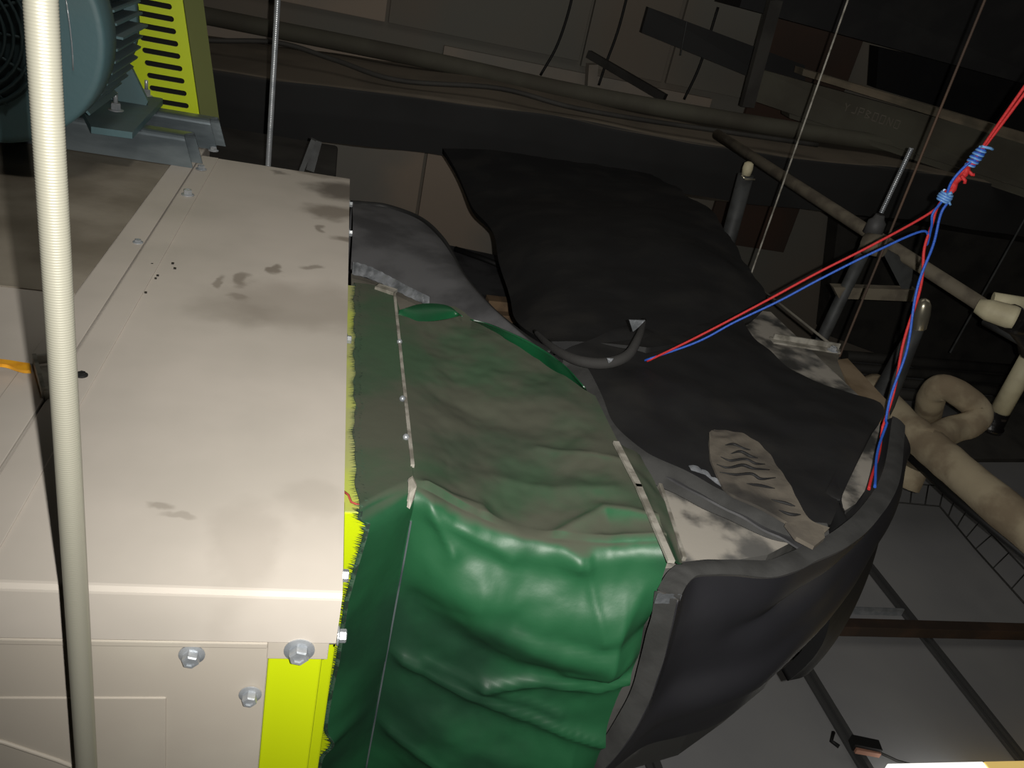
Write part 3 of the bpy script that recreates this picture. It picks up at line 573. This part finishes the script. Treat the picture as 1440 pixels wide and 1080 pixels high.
# far sheet draped over the branch duct
Lb = spline([P(775, 495, y=1.30), P(748, 476, y=1.42), P(722, 436, y=1.66), P(712, 380, y=1.90), P(690, 328, y=2.20), P(662, 290, y=2.5), P(622, 216, y=2.93)], 40)
Rb = spline([P(905, 505, y=1.25), P(985, 490, y=1.36), P(1068, 440, y=1.60), P(1045, 378, y=1.85), P(1008, 322, y=2.2), P(978, 290, y=2.45), P(915, 252, y=2.93)], 40)
Df = thing('insulation_blanket', 'black foam insulation blanket draped over the branch duct running back', 'insulation', V(.8, 2.1, -.75))
def far(u, v):
    a = interp(Lb, u); c = interp(Rb, u); q = a.lerp(c, v); h = .01 + .05 * math.sin(math.pi * min(1, u * 1.2))
    q.z += h * (1 - (1 - min(1, v * 4.5)) ** 2) * (1 - max(0, (v - .6) / .4) ** 1.6) * min(1, u * 3.0 + .12)
    q += Vector((.6, 0, .5)) * (.022 * nz(q, 5, 20) + .008 * nz(q, 15, 21)) * min(1, v * 6); q.x += .014 * math.sin(u * 22) * math.exp(-v * 9) * .6
    return q
b = MB(); b.grid(far, 70, 50, .02); b.build('foam_blanket', M['foam'], Df)
cuff = spline([P(752, 466, y=1.36), P(776, 488, y=1.22), P(810, 506, y=1.15), P(850, 511, y=1.13), P(882, 500, y=1.14), P(898, 474, y=1.18), P(906, 450, y=1.25)], 40)
b = MB(); b.tube(cuff, [.004 + .0055 * math.sin(math.pi * k / 39) for k in range(40)], 10); tag(b.build('cut_edge', mat('rolled_foam_edge', lin((50, 49, 48)), .85, bump=.4, bscale=40), Df), 'grey rolled lower edge')
for px, py, s_ in ((893, 457, .012), (857, 507, .005)):
    b = MB(); q = P(px, py, y=1.10); b.prism([q + Vector((-s_, 0, s_ * .6)), q + Vector((s_ * 1.2, 0, s_ * .8)), q + Vector((s_ * .5, -.002, -s_ * .2)), q + Vector((0, 0, -s_))], (0, .002, 0))
    tag(b.build('foil_scrap', M['foil'], Df), 'glinting foil scrap')
bd = MB(); bd.box(V(.74, 1.70, -1.2), V(1.0, 2.93, -.86), .006); tag(bd.build('branch_duct', M['duct']), 'duct section hidden beneath the black foam blanket', 'duct')

# ---------------------------------------------------------------- curved dark duct shoulder behind the cabinet
cw = thing('curved_duct', 'dusty dark sheet-metal duct shoulder with curved rubber edge behind the cabinet', 'duct', V(.2, 1.5, -1.0))
oc = spline([P(x, y, z=-.585) for x, y in ((494, 286), (512, 287), (545, 291), (590, 308), (622, 338), (650, 388), (690, 436), (735, 474), (775, 498))], 60)
ic = spline([P(x, y, z=-.598) for x, y in ((494, 378), (512, 387), (545, 405), (600, 428), (640, 445), (690, 474), (740, 505), (775, 530), (800, 545))], 60)
def cowl(u, v): q = interp(oc, u).lerp(interp(ic, u), v); q.z += .03 * math.sin(math.pi * v) * (1 - u * .6) - .004 + .002 * nz(q, 8, 31); return q
b = MB(); b.grid(cowl, 60, 24, .004)
b.grid(lambda u, v: cowl(u, 0) + Vector((0, 0, -.38 * v)), 60, 4, .003); b.build('duct_sheet', M['cowl'], cw)
b = MB(); b.tube([cowl(k / 79, 0) + Vector((0, 0, .004)) for k in range(80)], .0075, 10); b.build('rubber_edge', M['rubber'], cw)
fa = spline([P(x, y, z=-.570) for x, y in ((494, 372), (520, 380), (548, 394), (578, 410), (602, 422))], 30)
b = MB(); b.grid(lambda u, v: interp(fa, u) + Vector((.002, -(.034 - .020 * u) * v, .006 - .012 * v + .0018 * nz((u * 22, v * 3, 0), 1, 7))), 60, 6, .001); tag(b.build('foil_tape', M['foil'], cw), 'crumpled silver foil tape')
b = MB(); b.prism([P(x, y, z=-.585) for x, y in ((494, 384), (545, 402), (600, 425), (560, 440), (552, 412), (494, 400))], (0, 0, -.006)); b.build('duct_lip', M['plate'], cw)

# ---------------------------------------------------------------- back run: insulated duct with a pipe on it
bdk = thing('insulated_duct', 'long black insulated duct crossing behind everything, dust along its top', 'duct', V(.8, 3.2, -.8))
def back(x, y, z): return V(x, y - .03 * x, z + .036 * x + .012 * math.sin(x * 3))
sec = [(3.0, -.72), (2.985, -.62), (2.98, -.522), (2.984, -.517), (2.99, -.514), (3.15, -.505), (3.4, -.49), (3.62, -.5), (3.65, -.7)]
b = MB(); b.grid(lambda u, v: back(-1.6 + 5.6 * u, *((lambda q: (q.x, q.y + .012 * nz((u * 18, v * 3, 0), 1, 3)))(interp([Vector((a, c, 0)) for a, c in sec + [sec[0]]], v)))), 120, 90); b.build('duct_wrap', M['duct'], bdk)
b = MB(); b.tube(spline([P(180, 40, y=3.2), P(285, 56, y=3.2), P(390, 60, y=3.2), P(470, 84, y=3.15), P(560, 113, y=3.05), P(700, 124, y=3.05), P(800, 150, y=3.0), P(900, 168, y=2.98), P(1010, 184, y=2.97), P(1150, 204, y=2.95)], 60), .009, 8); tag(b.build('insulated_cable', M['darkthing'], bdk), 'sagging strap along the top')
b = MB(); b.tube(spline([P(-100, -50, y=3.9), P(200, 5, y=3.7), P(390, 42, y=3.6), P(600, 84, y=3.45), P(800, 128, y=3.34), P(1000, 164, y=3.22), P(1150, 188, y=3.15), P(1290, 208, y=3.1)], 60), .034, 14)
tag(b.build('pipe', M['beam']), 'dusty grey pipe running along behind the long black duct', 'pipe')
b = MB(); b.box(V(-.5, 2.15, -1.8), V(.02, 2.75, -.66), .01); tag(b.build('duct_box', M['darkthing']), 'dim grey duct box behind the cabinet corner and rod', 'duct')
b = MB(); A = P(441, 196, y=2.05); B = P(424, 240, y=2.05); b.obox(A, B, .018, .012); b.obox(P(447, 198, y=2.06), P(436, 240, y=2.06), .006, .02); b.obox(B, Vector((B.x, B.y, 0)), .018, .012)
tag(b.build('hanger_bracket', M['dpipe']), 'narrow metal hanger bracket behind the cabinet back edge', 'bracket')
b = MB(); b.prism([P(x, y, z=-1.1) for x, y in ((600, 338), (760, 372), (780, 470), (640, 450))], (0, 0, -.7)); tag(b.build('duct_box', M['cowl']), 'low grey duct box seen between curved duct and black blanket', 'duct')
b = MB(); b.tube([P(640, 350, z=-1.085), P(680, 364, z=-1.085), P(730, 384, z=-1.085)], .012, 8); tag(b.build('cable', M['rubber']), 'thick dark cable lying on the low grey duct box', 'cable')
b = MB(); b.obox(P(684, 428, z=-1.07), P(745, 434, z=-1.07), .05, .05); b.obox(P(694, 444, z=-1.085), P(750, 450, z=-1.085), .035, .025)
tag(b.build('timber_offcut', M['wood']), 'pale timber offcut beside the curved black rubber edge', 'timber')

# ---------------------------------------------------------------- overhead: beam, ducts, cables
def slabpx(name, m, tl, tr, br, bl, yl, yr, depth, label, cat, parent=None):
    b = MB(); q = [P(*tl, y=yl), P(*tr, y=yr), P(*br, y=yr), P(*bl, y=yl)]; b.prism(q, (depth * .15, depth, 0)); o = b.build(name, M[m], parent)
    if not parent: tag(o, label, cat)
    return o
bm_ = thing('steel_beam', 'grey-green steel channel beam with faint stencilled characters, upper right', 'beam', P(1150, 170, y=3.1))
slabpx('web', 'beam', (1060, 95), (1560, 232), (1560, 312), (1060, 142), 3.3, 2.75, .05, None, None, bm_)
slabpx('flange', 'beamtop', (1130, 97), (1560, 222), (1560, 240), (1128, 106), 3.22, 2.72, .1, None, None, bm_)
slabpx('flange', 'beam', (1110, 160), (1560, 305), (1560, 318), (1110, 166), 3.22, 2.72, .1, None, None, bm_)
# the stencil, built as raised strokes in seven-segment-like letter shapes: unreadable dots and strokes remain
def stroke(b, a, c, o, ux, uy, w_=.0035):
    b.obox(o + ux * a[0] + uy * a[1], o + ux * c[0] + uy * c[1], w_, .001, (0, 1, 0))
b = MB(); wa = P(1060, 95, y=3.3); wn = (P(1560, 232, y=2.75) - wa).cross(Vector((0, 0, 1)))
def onweb(px, py): d = ray(px, py); return CAM + d * ((wa - CAM).dot(wn) / d.dot(wn))
A = onweb(1182, 154); Bq = onweb(1262, 181); ux0 = (Bq - A) / 8; uy0 = Vector((0, 0, 1)) * .03
glyph = {'Y': [((0, 1), (.3, .5)), ((.6, 1), (.3, .5)), ((.3, .5), (.3, 0))], 'J': [((.6, 1), (.6, .1)), ((.6, .1), (.1, .1))], 'P': [((0, 0), (0, 1)), ((0, 1), (.6, 1)), ((.6, 1), (.6, .5)), ((.6, .5), (0, .5))], 'B': [((0, 0), (0, 1)), ((0, 1), (.6, .8)), ((.6, .8), (0, .5)), ((0, .5), (.6, .2)), ((.6, .2), (0, 0))], '0': [((0, 0), (0, 1)), ((0, 1), (.6, 1)), ((.6, 1), (.6, 0)), ((.6, 0), (0, 0))], 'O': [((0, 0), (0, 1)), ((0, 1), (.6, 1)), ((.6, 1), (.6, 0)), ((.6, 0), (0, 0))], 'N': [((0, 0), (0, 1)), ((0, 1), (.6, 0)), ((.6, 0), (.6, 1))]}
for k, ch in enumerate('YJPB0ON0'):
    for a, c in glyph[ch]: stroke(b, a, c, A + ux0 * k + Vector((0, -.02, 0)), ux0, uy0)
b.build('stencil', M['ink'], bm_)
slabpx('duct_end', 'duct', (912, 10), (1132, 92), (1132, 140), (902, 46), 3.7, 3.45, .05, 'black duct end hanging left of the steel beam', 'duct')
slabpx('insulated_duct', 'foam', (1060, -60), (1560, -10), (1560, 150), (1040, 10), 3.3, 3.0, .4, 'black insulated duct filling the top right corner', 'duct')
slabpx('duct_box', 'foam', (1236, 66), (1560, 140), (1560, 222), (1232, 124), 3.6, 3.5, .1, 'black box section above the steel beam flange', 'duct')
slabpx('duct_box', 'darkthing', (1180, 300), (1560, 360), (1560, 620), (1160, 470), 4.0, 3.7, .15, 'dark duct mass behind the crossing pipes at right', 'duct')
for k, (y0, dy) in enumerate(((528, 10), (544, 8), (560, 12), (512, 14))):
    b = MB(); b.tube([P(1188, y0 - 12, z=-1.5), P(1330, y0, z=-1.5), P(1560, y0 + 18, z=-1.5)], .022 + .003 * dy / 5, 8)
    tag(b.build('conduit', M['darkthing']), 'dark conduit in the bundle lying beyond the lagged pipe', 'conduit', 'dark conduits beyond the lagged pipe')
slabpx('support_rail', 'pipe', (1172, 404), (1290, 408), (1285, 424), (1180, 420), 1.94, 1.92, .03, 'short dusty horizontal rail behind the ropes', 'rail')
b = MB(); b.prism([P(1236, 345, y=1.93), P(1284, 372, y=1.93), P(1279, 428, y=1.93)], (.008, .008, 0)); tag(b.build('gusset_plate', M['dpipe']), 'triangular grey plate hanging below the crossing pipe', 'plate')
b = MB(); b.obox(P(828, 76, y=4.05), P(935, 138, y=3.7), .03, .035); tag(b.build('brace_bar', M['darkthing']), 'dark diagonal bar touching the back wall', 'bar')
b = MB(); b.obox(P(1090, 0, y=3.1), P(1050, 150, y=3.1), .05, .03, (0, 1, 0)); b.obox(P(1098, -60, y=3.1), P(1090, 0, y=3.1), .05, .03, (0, 1, 0)); tag(b.build('hanger_strut', M['darkthing']), 'dark vertical strut left of the pale thin rod', 'strut')
def cable(px, y, r, label, m='rubber'):
    b = MB(); b.tube(spline([P(a, c, y=y) for a, c in px], 20), r, 6); tag(b.build('cable', M[m]), label, 'cable')
cable([(812, -40), (800, 15), (783, 65), (760, 106)], 4.0, .006, 'thin black cable curving down the back wall')
cable([(888, -30), (870, 40), (852, 90), (842, 120)], 4.0, .006, 'thin black cable crossing the dark diagonal bar')
cable([(1010, 10), (985, 90), (962, 140)], 3.9, .006, 'thin black cable hanging below black duct end')
cable([(966, 30), (957, 78)], 3.6, .003, 'short pale wire over the black duct end', 'dpipe')
b = MB(); b.obox(P(825, 108, y=4.1), P(838, 108, y=4.1), .06, .12); tag(b.build('wall_box', M['wall']), 'small pale lump on the wall beside the diagonal bar', 'fitting')

# ---------------------------------------------------------------- pipes at the right
b = MB(); zp = -.55; b.tube([P(1008, 189, y=2.88), P(1230, 332, y=2.04), P(1392, 436, z=zp)], [.019, .019, .019], 16)
up = tag(b.build('pipe', M['pipe']), 'dusty grey pipe crossing diagonally behind the ropes to the white elbow', 'pipe')
b = MB(); b.tube([P(1385, 452, z=zp - .06), P(1440, 482, z=zp - .06), P(1500, 520, z=zp - .06)], .012, 10); tag(b.build('pipe', M['dpipe']), 'thin dark pipe below the white elbow at right edge', 'pipe')
we = thing('pipe_elbow', 'cream plastic elbow fitting taped black at the right edge', 'pipe fitting', P(1410, 470, z=-.58))
b = MB(); b.tube([P(1374, 430, z=-.53), P(1390, 436, z=-.53), P(1422, 446, z=-.53), P(1428, 448, z=-.53)], [.018, .027, .03, .03], 16); b.build('elbow_socket', M['pvc'], we)
b = MB(); b.tube([P(1396, 420, z=-.515), P(1420, 424, z=-.51), P(1445, 428, z=-.51), P(1480, 432, z=-.51)], .017, 12); b.build('branch_socket', M['pvc'], we)
b = MB(); b.tube([P(1420, 446, z=-.53), P(1436, 456, z=-.55), P(1450, 476, z=-.60), P(1452, 490, z=-.64)], .034, 14); b.build('tape_wrap', M['tape'], we)
q0 = P(1455, 492, y=1.95); q1 = P(1404, 582, y=1.95)
b = MB(); b.tube([q0, q1], .030, 18); wp = tag(b.build('pipe', M['pvc']), 'short cream plastic pipe dropping at the right edge into black collar', 'pipe')
b = MB(); d_ = (q1 - q0).normalized(); b.lathe(q1 - d_ * .01, d_, [(0, .033), (.05, .035), (.055, .04), (.07, .04)], 18); b.build('collar', M['rubber'], wp) if False else tag(b.build('pipe_collar', M['tape']), 'black rubber collar at foot of cream pipe', 'collar')
b = MB(); b.grid(lambda u, v: P(1330 + 110 * u, 590 + 60 * v - 20 * u * (1 - v), z=-1.35 - .05 * v) , 6, 6, .02); tag(b.build('tray_panel', M['darkthing']), 'grey panel below the lagged tee', 'panel')
# lagged pipe and its branch
lg = thing('lagged_pipe', 'dust-coated cloth-lagged pipe with curled branch at the right', 'pipe', P(1340, 660, z=-1.06))
zl = -1.0
def lump(pts, r, n=16, sd=0):
    b = MB(); sp_ = spline(pts, 40); b.tube(sp_, [r * (1 + .07 * nz((k * .35, sd, 0), 1, sd)) for k in range(40)], n); return b
lump([P(1225, 545, z=zl), P(1262, 590, z=zl), P(1310, 630, z=zl), P(1380, 690, z=zl), P(1500, 790, z=zl)], .052, sd=1).build('main_run', M['lag'], lg)
lump([P(1300, 622, z=zl + .01), P(1340, 604, z=-.98), P(1366, 596, z=-.96), P(1376, 578, z=-.93), P(1352, 556, z=-.90), P(1330, 545, z=-.89), P(1314, 550, z=-.92), P(1308, 566, z=-.98), P(1304, 590, z=-1.10)], .041, sd=2).build('branch', M['lag'], lg)
b = MB(); b.tube([P(1282, 655, z=-1.10), P(1268, 680, z=-1.16)], [.05, .055], 14); b.build('stub_cap', M['lag'], lg)
b = MB(); sp2 = [P(1245, 610, z=-1.08), P(1330, 690, z=-1.08), P(1500, 830, z=-1.08)]; b.tube(sp2, .012, 8); tag(b.build('pipe', M['rubber']), 'thin black tube running under the lagged pipe', 'pipe')
# short vertical pipes
vp = thing('pipe_stub', 'dark insulated vertical pipe stub with yellowish capped top', 'pipe', P(1018, 360, y=2.3))
b = MB(); q0 = P(1049, 246, y=2.3); q1 = P(1019, 356, y=2.3); b.tube([q0, q1, Vector((q1.x, q1.y, .0))], .024, 14); b.build('pipe_sleeve', M['dpipe'], vp)
b = MB(); b.lathe(q0, q0 - q1, [(0, .014), (.02, .016), (.035, .014), (.04, .006)], 12); b.build('end_cap', M['pvc'], vp)
b = MB(); b.tube([q0 + Vector((-.025, -.02, .0)), q0 + Vector((-.01, -.025, -.008)), q0 + Vector((.02, -.025, -.004))], .003, 6); b.build('wire_tie', M['tin'], vp)
b = MB(); b.tube([q1 + Vector((0, -.01, 0)), q1 + Vector((.02, -.02, -.03)), q1 + Vector((.01, -.02, -.06))], .008, 8); b.build('sealant', M['rust'], vp)
hp = thing('rod_hanger', 'bright threaded stud rising from a grey sleeve at the pipe crossing', 'hanger', P(1152, 475, y=2.0))
q0 = P(1282, 208, y=1.95); q1 = P(1238, 302, y=1.95)
b = MB(); pr = []; L_ = (q1 - q0).length; nn = int(L_ / .005)
for k in range(nn): pr += [(k * .005, .0055), (k * .005 + .002, .0068), (k * .005 + .0035, .0068)]
b.lathe(q0, q1 - q0, pr, 12); b.build('threaded_stud', M['zinc'], hp)
b = MB(); b.lathe(q1, P(1226, 330, y=1.95) - q1, [(0, .012), (.012, .016), (.02, .024), (.055, .026)], 14); b.build('socket', M['bar'], hp)
q9 = P(1155, 478, y=1.95); b = MB(); b.tube([P(1232, 318, y=1.95), q9, Vector((q9.x, q9.y, 0))], .0175, 14); b.build('sleeve', M['dpipe'], hp)
b = MB(); b.lathe(P(1232, 345, y=1.9), (.2, -.4, .1), [(-.03, .03), (.02, .03)], 14); b.build('clamp', M['pipe'], hp)
ft = thing('vent_tube', 'grey tapering tube with rounded shiny metal cap beside the ropes', 'tube', P(1250, 555, y=1.75))
b = MB(); b.tube([P(1292, 458, y=1.75), P(1270, 500, y=1.75), P(1240, 565, y=1.75), Vector((P(1240, 565, y=1.75).x, 1.75, 0))], [.017, .026, .036, .036], 16); b.build('tube_body', M['dpipe'], ft)
b = MB(); q = P(1291, 462, y=1.75); d_ = (P(1301, 420, y=1.75) - q); L_ = d_.length; b.lathe(q, d_, [(0, .017), (.004, .021), (L_ * .5, .022), (L_ * .8, .019), (L_ * .95, .012), (L_, .003)], 18); b.build('end_cap', M['tin'], ft)

# flange plate and angle at the elbow's far corner
fp_ = thing('duct_flange', 'grey sheet-metal flange corner with bolt, right of the black foam', 'flange', P(1150, 520, z=-.66))
b = MB(); b.prism([P(x, y, z=-.618) for x, y in ((1055, 468), (1120, 476), (1168, 484), (1183, 492), (1178, 508), (1196, 556), (1150, 545), (1100, 520))], (0, 0, -.004)); b.build('flange_plate', M['plate'], fp_)
b = MB(); b.obox(P(1085, 478, z=-.606), P(1178, 493, z=-.606), .028, .004); b.obox(P(1088, 474, z=-.6), P(1180, 488, z=-.6), .004, .016); b.build('flange_lip', M['batten'], fp_)
bolt(fp_, P(1171, 493, z=-.603), (0, 0, 1), .008, .007)
b = MB(); b.prism([P(x, y, z=-.625) for x, y in ((1176, 506), (1192, 504), (1250, 566), (1252, 598), (1214, 578))], (0, 0, -.03)); tag(b.build('angle_strip', M['rust'], fp_), 'brown dusty angle strip')
b = MB(); b.tube([P(1060, 398, z=-.60), P(1168, 484, z=-.60)], .003, 6); b.build('edge_wire', M['plate'], fp_)

# ---------------------------------------------------------------- red and blue cords
rp = thing('rope_sling', 'red and blue twisted cords knotted together, holding the foam up', 'rope', P(1228, 665, z=-.56))
AN1 = P(910, 508, z=-.572); AN2 = P(1224, 688, z=-.585); K1 = P(1328, 278, y=1.13); K2 = P(1372, 222, y=1.12); TOP = K2 + (P(1440, 128, y=1.09) - K2) * 5.5
def cord(pts, r, name, m, tw=0, ph=0, turns=0, n=60):
    sp_ = spline(pts, n); b = MB(); out = []
    for k, q in enumerate(sp_):
        t = (sp_[min(k + 1, n - 1)] - sp_[max(k - 1, 0)]).normalized(); u = t.orthogonal().normalized(); w_ = t.cross(u); a = ph + turns * 2 * math.pi * k / n
        out.append(q + (u * math.cos(a) + w_ * math.sin(a)) * tw)
    b.tube(out, r, 8); return b.build(name, M[m], rp)
J1 = P(1305, 322, y=1.13); J2 = P(1303, 345, y=1.13)
cord([K1, P(1307, 300, y=1.13), P(1226, 345, y=1.135), P(1149, 384, y=1.15), P(1068, 428, y=1.16), P(980, 474, y=1.17), AN1], .0021, 'red_cord', 'red')
cord([K1 + Vector((-.002, -.004, 0)), P(1312, 300, y=1.12), P(1310, 318, y=1.12), J2, P(1298, 325, y=1.125), P(1226, 356, y=1.13), P(1156, 391, y=1.14), P(1096, 423, y=1.15), P(1033, 453, y=1.16), P(980, 481, y=1.17), AN1 + Vector((-.004, .002, 0))], .0020, 'blue_cord', 'blue', 0, 0, 0, 80)
cord([K1, J1 + Vector((.002, 0, 0)), P(1296, 388, y=1.10), P(1268, 500, y=1.05), P(1240, 610, y=.99), AN2], .0024, 'red_cord', 'red', .0022, 0, 4, 120)
cord([K1 + Vector((.003, 0, 0)), P(1326, 300, y=1.12), P(1300, 375, y=1.095), P(1272, 495, y=1.045), P(1244, 600, y=.99), AN2 + Vector((.002, 0, .006))], .0022, 'blue_cord', 'blue', .0026, 2.5, 4, 120)
for s_ in (-1, 1): cord([K1, (K1 + K2) / 2 + Vector((.003 * s_, 0, .002)), K2, K2.lerp(TOP, .15) + Vector((.0035 * s_, 0, 0)), TOP + Vector((.012 * s_, 0, 0))], .0024, 'red_cord', 'red')
cord([K1, K1.lerp(K2, .3), K1.lerp(K2, .7), K2 - (K2 - K1) * .02], .0055, 'red_cord', 'red', .002, 0, 3)
cord([K1 + Vector((0, -.004, 0)), K1.lerp(K2, .35) + Vector((-.011, -.004, .003)), K1.lerp(K2, .75) + Vector((-.008, -.004, .004)), K2 + Vector((0, -.004, 0))], .0022, 'blue_cord', 'blue')
b = MB(); q = K1.lerp(K2, .72); b.tube([q, q + Vector((.010, -.004, -.006)), q + Vector((.013, -.006, -.005))], .0028, 6); b.build('cord_end', M['red'], rp); b = MB(); b.tube([q + Vector((-.008, -.004, -.010)), q + Vector((.0, -.008, -.016)), q + Vector((.001, -.008, -.020))], .0028, 6); b.build('cord_end', M['red'], rp)
def coil(c, ax_, r, L_, turns, name, m, rr=.0022):
    ax_ = ax_.normalized(); u = ax_.orthogonal().normalized(); w_ = ax_.cross(u); n = int(turns * 14); b = MB()
    b.tube([c + ax_ * (L_ * (k / n - .5)) + (u * math.cos(2 * math.pi * turns * k / n) + w_ * math.sin(2 * math.pi * turns * k / n)) * (r * (.85 + .3 * math.sin(math.pi * k / n))) for k in range(n + 1)], rr, 6); return b.build(name, M[m], rp)
D_ = K2 - K1
coil(K1 + D_ * .02, D_, .0085, .016, 4.3, 'knot', 'bluelight'); coil(K1 + D_ * .02, D_, .0072, .014, 3.3, 'knot', 'blue', .003)
coil(K2, D_, .0068, .032, 5.2, 'knot', 'bluelight', .0018); coil(K2, D_, .0062, .030, 4.7, 'knot', 'blue', .0022)
e_ = K2 + D_.normalized() * .018
for pts_, r_ in (([e_ + Vector((-.008, -.004, .001)), e_ + Vector((.006, -.006, .001)), e_ + Vector((.012, -.006, .0))], .0022), ([K1 + Vector((.004, -.006, -.002)), K1 + Vector((.010, -.008, -.008))], .002), ([K1 + Vector((-.004, -.008, .006)), K1 + Vector((-.001, -.012, .012))], .0026)):
    b = MB(); b.tube(pts_, r_, 6); b.build('cord_end', M['bluelight'], rp)

# ---------------------------------------------------------------- on the ceiling tiles
for x, lab in ((.982, 'dark ceiling runner nearest the green canvas, mostly under the foam'), (1.625, 'dark ceiling runner emerging below the foam flap towards the small box'), (2.183, 'dark ceiling runner crossing the brown channel at right')):
    b = MB(); b.box(V(x - .022, -.5, -1.80), V(x + .022, 2.45, -1.787), .002); b.box(V(x - .006, -.5, -1.787), V(x + .006, 2.45, -1.775)); tag(b.build('ceiling_runner', M['bar']), lab, 'ceiling runner', 'runners of the suspended ceiling')
q = P(1300, 882, z=-1.74); b = MB(); b.box(Vector((.3, q.y - .022, q.z - .03)), Vector((5, q.y + .022, q.z + .012)), .002); tag(b.build('cross_channel', M['brown']), 'brown metal cross channel over the ceiling runners', 'channel')
q = P(1200, 854, z=-1.77); b = MB(); b.box(Vector((1.66, q.y - .004, q.z - .03)), Vector((2.16, q.y + .004, q.z)), .001); tag(b.build('tile_edge_glint', M['zinc']), 'thin zinc strip standing in for a glinting tile edge between two runners', 'strip')  # bright strip added for the glint along a tile edge
lt = thing('strip_light', 'lit white strip light at the lower right picture edge', 'light', P(1350, 1090, z=-1.79))
q0 = P(1252, 1077, z=-1.72); b = MB(); b.box(Vector((q0.x, q0.y - .14, 0.005)), Vector((P(1392, 1080, z=-1.72).x, q0.y + .012, .075)), .004); b.build('diffuser', M['lampw'], lt)
b = MB(); b.box(Vector((P(1393, 1080, z=-1.72).x, q0.y - .14, .005)), Vector((q0.x + 1.0, q0.y + .012, .075)), .004); tag(b.build('end_cap', M['lampy'], lt), 'yellowish end')
b = MB(); A = P(1196, 1040, z=-1.74); b.obox(P(1198, 1044, z=-1.745), P(1236, 1052, z=-1.745), .034, .026); jb = tag(b.build('connector_box', M['rubber']), 'small black connector box beside ceiling runner, pinkish underside', 'box')
b = MB(); b.obox(P(1203, 1055, z=-1.75), P(1237, 1061, z=-1.75), .010, .016); tag(b.build('label_strip', mat('pinkish_plastic', lin((190, 140, 118)), .6), jb), 'pinkish strip')
b = MB(); b.tube([P(1236, 1058, z=-1.77), P(1262, 1070, z=-1.78), P(1290, 1078, z=-1.78)], .004, 6); tag(b.build('wire', M['wire']), 'thin wire running from connector box to the strip light', 'wire')
b = MB(); b.tube([P(1172, 1030, z=-1.765), P(1169, 1042, z=-1.765), P(1180, 1050, z=-1.765)], .006, 6); tag(b.build('clip', M['rubber']), 'little black clip on the ceiling runner', 'clip')
b = MB(); zz = -1.62
lw = [P(x, y, z=zz) for x, y in ((1238, 704), (1322, 712), (1372, 772), (1480, 892))]; lo_ = [P(x, y, z=zz) for x, y in ((1238, 676), (1328, 684), (1395, 752), (1500, 862))]
for pl in (lw, lo_): b.tube(pl, .003, 6)
for k in range(13):
    t = k / 12; b.tube([interp(lw, t), interp(lo_, t)], .0022, 6)
tag(b.build('wire_mesh_tray', M['wire']), 'thin wire mesh cable tray turning a corner under the lagged pipe', 'cable tray')
b = MB(); b.box(V(1.65, 2.0, -1.8), V(2.16, 2.4, -1.79)); tag(b.build('tile_patch', M['tile']), 'loose grey tile lying between two runners', 'tile') if False else None
